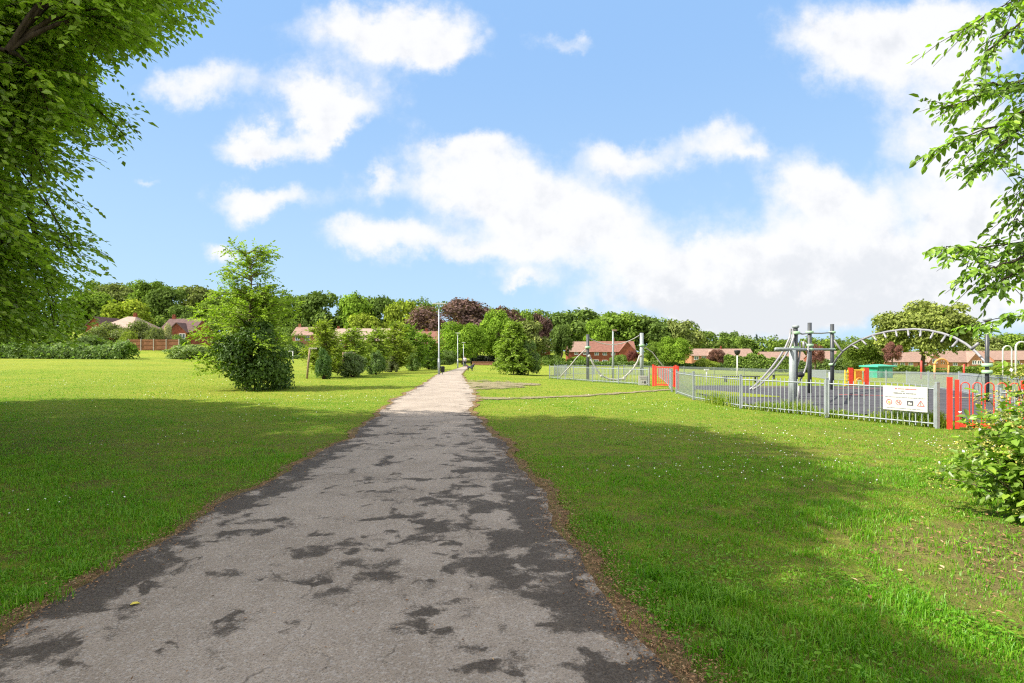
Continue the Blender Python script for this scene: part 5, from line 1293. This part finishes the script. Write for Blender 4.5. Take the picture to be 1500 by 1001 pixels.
house(1296, 1345, 176, 517, 530, 'brick_orange', 'tile_pink', 'left terraced orange brick house beside the small copper tree', 'gable', 8, wins=((1311, 532.5, 1.4, 1.1), (1322, 532.5, 1.4, 1.1), (1334, 532.5, 1.4, 1.1), (1311, 541, 1.4, 1.1)), group=TG, chim=((1299, .8),))
house(1346, 1390, 176, 516, 530, 'brick_orange', 'tile_pink', 'middle terraced orange brick house with gable behind the forked trunk', 'gable', 8, wins=((1353.5, 532, 1.4, 1.1), (1367, 529, 1.5, 1.3), (1382, 532, 1.4, 1.1)), gable=(1359, 1376, 517), group=TG, door=1384)
house(1391, 1452, 176, 514.5, 530, 'brick_orange', 'tile_pink', 'right terraced orange brick house with wide gable and white canopy', 'gable', 8, wins=((1399, 533, 1.4, 1.1), (1424.5, 531, 1.3, 1.1), (1432, 531, 1.3, 1.1)), gable=(1416, 1441, 516), bands=((1422, 1452, 541.5, .5, 'pvc'),), group=TG)
house(1456, 1530, 178, 514.5, 527, 'brick_orange', 'tile_pink', 'orange brick house at the right edge behind the white hoops', 'gable', 8, wins=((1470, 531, 1.4, 1.1), (1490, 531, 1.4, 1.1)))
def panel_fence(px0, px1, ytop, ybase, Y, n, m, pm, label):
    a = W(px0, ybase, Y); k = Y / F; w = (px1 - px0) * k / n; H = (ybase - ytop) * k
    a[2] = gz1(a[0], Y); r = thing('panel_fence', label, 'fence', a); H = EYE + (HZ - ytop) * k - a[2]
    for i in range(n):
        mb = MB(); mb.box(((i + .5) * w, .03, H/2), (w - .12, .05, H - .1))
        for z in (.15, .5, .85): mb.box(((i + .5) * w, -.01, H*z), (w - .13, .03, .06))
        part('panel', mb, M[m], r)
    for i in range(n + 1): mb = MB(); mb.box((i*w, 0, H/2), (.11, .13, H + .1)); part('post', mb, M[pm], r)
panel_fence(188, 262, 497, 513, 95, 4, 'fence_brown', 'concrete', 'brown timber panel fence with pale concrete posts on the left bank')
panel_fence(789, 823, 527.5, 534, 172, 4, 'fence_orange', 'timber', 'orange timber fence between the conical tree and brick house')
a = W(692, 530, 150); a[2] = gz1(a[0], 150); k = 150 / F; mb = MB(); H = EYE - (530.5 - HZ) * k - a[2]
mb.box((15*k, 0, H/2 - .1), (31*k, .3, H + .2)); mb.box((15*k, 0, H + .05), (31.6*k, .4, .1))
tag(link('brick_wall', mb.mesh('brick_wall', M['brick_pink'])), 'low pink brick wall at the far end of the path', 'wall').location = a

# ------------------------------------------------------------------ the walker and two dogs
def skin(name, verts, edges, radii, mat, parent, root=0, sub=1):
    me = bpy.data.meshes.new(name); me.from_pydata(verts, edges, []); me.update(); o = link(name, me, parent)
    m = o.modifiers.new('skin', 'SKIN'); me.materials.append(mat)
    for i, rr in enumerate(radii): me.skin_vertices[0].data[i].radius = (rr, rr) if np.isscalar(rr) else rr; me.skin_vertices[0].data[i].use_root = i == root
    m.use_smooth_shade = True; s = o.modifiers.new('sub', 'SUBSURF'); s.levels = s.render_levels = sub
    return o
p = at(681, 538.2); hk = 1.72
r = thing('person', 'person in a pale lilac top and dark trousers walking away along the path', 'person', p)
Vb = [(0,0,.95),(0,0,1.15),(0,.01,1.38),(0,.02,1.47),(0,.03,1.54),(0,.03,1.64), (-.10,0,.90),(-.11,.10,.50),(-.11,.06,.08),(-.11,.20,.04), (.10,0,.90),(.11,.02,.50),(.11,-.26,.12),(.11,-.16,.04),
      (-.20,.01,1.40),(-.26,-.06,1.13),(-.25,.06,.90),(-.25,.10,.82), (.20,.01,1.40),(.26,.06,1.13),(.25,.18,.92),(.25,.22,.85)]
Eb = [(0,1),(1,2),(2,3),(3,4),(4,5),(0,6),(6,7),(7,8),(8,9),(0,10),(10,11),(11,12),(12,13),(2,14),(14,15),(15,16),(16,17),(2,18),(18,19),(19,20),(20,21)]
skin('body', Vb, Eb, [.14,.14,.15,.06,.09,.09, .09,.06,.045,.03, .09,.06,.045,.03, .06,.045,.035,.03, .06,.045,.035,.03], M['skin'], r)
skin('top', [(0,0,.94),(0,0,1.15),(0,.01,1.38),(0,.02,1.45),(-.20,.01,1.40),(-.26,-.06,1.13),(-.255,.04,.94),(.20,.01,1.40),(.26,.06,1.13),(.255,.15,.96)], [(0,1),(1,2),(2,3),(2,4),(4,5),(5,6),(2,7),(7,8),(8,9)], [.18,.18,.19,.085,.085,.07,.058,.085,.07,.058], M['cloth_pale'], r)
skin('trousers', [(0,0,.96),(-.10,0,.88),(-.11,.10,.50),(-.11,.06,.10),(.10,0,.88),(.11,.02,.50),(.11,-.25,.14)], [(0,1),(1,2),(2,3),(0,4),(4,5),(5,6)], [.165,.115,.085,.07,.115,.085,.07], M['cloth_dark'], r)
mb = MB(); mb.lathe([(.03, -.10), (.095, -.05), (.11, .02), (.085, .09), (.02, .12)], (0, .0, 1.64), 12); part('hair', mb, M['hair'], r, True)
def dog(px, py, rz, label, s=1.0):
    p = at(px, py); r = thing('dog', label, 'dog', p, rz, 'dogs by the path')
    V = [(0,-.28,.46),(0,0,.46),(0,.24,.50),(0,.40,.64),(0,.50,.72),(0,.62,.68), (-.09,-.28,.40),(-.09,-.24,.27),(-.09,-.33,.15),(-.09,-.30,.03), (.09,-.28,.40),(.09,-.24,.27),(.09,-.33,.15),(.09,-.28,.03),
         (-.09,.24,.40),(-.09,.23,.22),(-.09,.25,.03), (.09,.24,.40),(.09,.28,.22),(.09,.30,.03), (0,-.42,.52),(0,-.54,.64), (-.06,.47,.81),(.06,.47,.81)]
    E = [(0,1),(1,2),(2,3),(3,4),(4,5),(0,6),(6,7),(7,8),(8,9),(0,10),(10,11),(11,12),(12,13),(2,14),(14,15),(15,16),(2,17),(17,18),(18,19),(0,20),(20,21),(4,22),(4,23)]
    o = skin('body', V, E, [.12,.12,.15,.09,.09,.045, .07,.05,.03,.03, .07,.05,.03,.03, .06,.035,.03, .06,.035,.03, .035,.02, .025,.025], M['fur'], r); o.scale = (s, s, s)
    mb = MB(); mb.lathe([(.095, -.03), (.10, 0), (.095, .03)], (0, .36*s, .60*s), 10); part('collar', mb, M['red'], r)
dog(688.5, 544, 1.1, 'dark dog at the path edge, nearer of the two', .85)
dog(692, 541, -.5, 'dark dog on the grass just beyond the nearer dog', .9)

# ------------------------------------------------------------------ sun, sky, camera
EL, SX, SY = R(43), .985, .16
sun = bpy.data.lights.new('sun', 'SUN'); sun.energy = 4.15; sun.angle = R(.53); sun.color = (1, .94, .82)
so = bpy.data.objects.new('sun', sun); COL.objects.link(so)
dv = Vector((SX * math.cos(EL), SY * math.cos(EL), -math.sin(EL)))
so.rotation_euler = dv.to_track_quat('-Z', 'Y').to_euler(); so.location = (-30, -10, 40)
w = bpy.data.worlds.new('World'); sc.world = w; w.use_nodes = True
N = NT(w.node_tree)
skt = N.n('ShaderNodeTexSky', sky_type='NISHITA', sun_disc=False, sun_elevation=EL, sun_rotation=math.atan2(-SX, -SY), altitude=50, air_density=1.0, dust_density=.6, ozone_density=1.2)
gen = N.n('ShaderNodeTexCoord').outputs['Generated']
dx, dy, dz = N.sep(gen)
ay = N.math('MAXIMUM', N.math('ABSOLUTE', dy), .08)
u = N.math('DIVIDE', dx, ay); v = N.math('DIVIDE', N.math('MAXIMUM', dz, 0), ay)
front = N.map(dy, -.05, .15, 0, 1)
pv = N.comb(u, v, 0)
wn1 = N.n('ShaderNodeTexNoise', {'Vector': pv, 'Scale': 7, 'Detail': 6, 'Roughness': .62}).outputs['Color']
wn2 = N.n('ShaderNodeTexNoise', {'Vector': pv, 'Scale': 2.6, 'Detail': 3, 'Roughness': .5}).outputs['Color']
half = (.5, .5, .5)
wp = N.vec('ADD', pv, N.vec('ADD', N.vec('MULTIPLY', N.vec('SUBTRACT', wn1, half), (.20, .15, 0)), N.vec('MULTIPLY', N.vec('SUBTRACT', wn2, half), (.10, .08, 0))))
def blob(px, py, rx, ry, wt):
    d = N.vec('MULTIPLY', N.vec('SUBTRACT', wp, ((px-CX)/F, (HZ-py)/F, 0)), (F/rx, F/ry, 0))
    return N.math('MULTIPLY', N.math('EXPONENT', N.math('MULTIPLY', N.vec('DOT_PRODUCT', d, d), -.9)), wt)
BL = [(560,42,130,42,1.25),(640,70,60,30,.8),(470,140,105,38,1.2),(472,190,28,38,1.05),(285,122,58,32,.85),(385,214,64,20,1.05),(395,288,95,25,1.1),(335,360,36,17,1.0),
      (690,215,62,22,.75),(700,262,110,40,1.0),(820,315,150,48,1.2),(560,350,70,24,.8),(700,372,130,24,.75),(925,228,72,26,.85),(1050,212,62,32,.85),(1110,240,30,14,.5),(1210,290,85,48,1.2),
      (1160,390,240,52,1.25),(1240,75,110,52,1.05),(1390,40,130,50,1.1),(1400,170,110,80,.92),(1440,310,115,85,1.0),(1030,440,170,30,.7),(1180,465,250,34,.95),(830,70,40,16,.6),(755,410,44,10,.62),(1385,425,130,45,1.0),(552,265,26,26,.7),(225,258,40,10,.6),(1000,390,150,30,.6)]
S_ = None
for bb in BL:
    e = blob(*bb); S_ = e if S_ is None else N.math('ADD', S_, e)
fb = N.n('ShaderNodeTexNoise', {'Vector': pv, 'Scale': 9, 'Detail': 8, 'Roughness': .6}).outputs[0]
dens_f = N.math('ADD', S_, N.math('MULTIPLY', N.math('SUBTRACT', fb, .5), 1.25))
al_f = N.map(dens_f, .22, .98, 0, 1)
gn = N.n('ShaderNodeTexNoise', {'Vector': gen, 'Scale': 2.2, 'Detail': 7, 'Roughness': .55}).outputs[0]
al_fill = N.map(gn, .36, .56, 0, 1)  # unseen clouds behind the camera, thickened to add neutral fill light
al = N.math('ADD', N.math('MULTIPLY', al_f, front), N.math('MULTIPLY', al_fill, N.math('SUBTRACT', 1, front)))
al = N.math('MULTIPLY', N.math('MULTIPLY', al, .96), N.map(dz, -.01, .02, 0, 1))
gs = N.math('ADD', N.math('ADD', blob(1180, 462, 230, 38, .75), blob(1290, 395, 120, 26, .35)), N.math('ADD', blob(745, 335, 60, 16, .28), blob(1000, 440, 120, 24, .3)))
fb2 = N.n('ShaderNodeTexNoise', {'Vector': N.vec('ADD', pv, (-.018, .03, 0)), 'Scale': 9, 'Detail': 8, 'Roughness': .6}).outputs[0]
gs = N.math('ADD', N.math('MULTIPLY', gs, 1.15), N.math('MULTIPLY', N.math('SUBTRACT', fb2, fb), 2.6))
gs = N.math('MULTIPLY', N.math('ADD', gs, N.map(dens_f, .8, 2.2, 0, .32)), front)
SKY, CLOUD, SHADEC = 'SKY', (4.5, 4.5, 4.55), (3.75, 3.84, 4.02)
cc = N.mix(N.map(gs, .0, .8, 0, 1), CLOUD, SHADEC)
skc = N.mix(1.0, skt.outputs[0], (1.02, 1.10, 1.16), 'MULTIPLY')
skc = N.mix(N.math('MULTIPLY', front, .9), skc, N.mix(N.map(dz, .02, .52, 0, 1), (2.25, 3.30, 4.40), (1.50, 2.60, 4.35)))
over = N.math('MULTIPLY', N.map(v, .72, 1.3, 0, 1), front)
al = N.math('MAXIMUM', al, N.math('MULTIPLY', al_fill, over))  # unseen clouds above the frame, added to raise the ambient light
cc = N.mix(N.math('SUBTRACT', front, over, clamp=True), (7.4, 7.1, 6.7), cc)  # unseen clouds set brighter than the visible ones to fill the shade
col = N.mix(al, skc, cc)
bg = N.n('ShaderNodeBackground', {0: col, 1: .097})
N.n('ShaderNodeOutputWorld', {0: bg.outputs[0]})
cam = bpy.data.cameras.new('camera'); co = bpy.data.objects.new('camera', cam); COL.objects.link(co)
cam.lens = 20; cam.sensor_width = 36; cam.shift_y = (HZ - 500.5) / 1500; cam.clip_end = 5000; cam.clip_start = .05
co.location = (0, 0, EYE); co.rotation_euler = (R(90), 0, 0); sc.camera = co
sc.view_settings.view_transform = 'Standard'; sc.view_settings.look = 'None'; sc.view_settings.exposure = 1.22; sc.view_settings.gamma = 1
cy = sc.cycles
cy.max_bounces = 6; cy.diffuse_bounces = 3; cy.glossy_bounces = 2; cy.transmission_bounces = 4; cy.transparent_max_bounces = 4
cy.caustics_reflective = cy.caustics_refractive = False; cy.sample_clamp_indirect = 6
cy.use_adaptive_sampling = True; cy.adaptive_threshold = .015
cy.use_denoising = False
cy.pixel_filter_type = 'BLACKMAN_HARRIS'; cy.filter_width = 1.2
try: cy.denoiser = 'OPENIMAGEDENOISE'
except Exception: pass
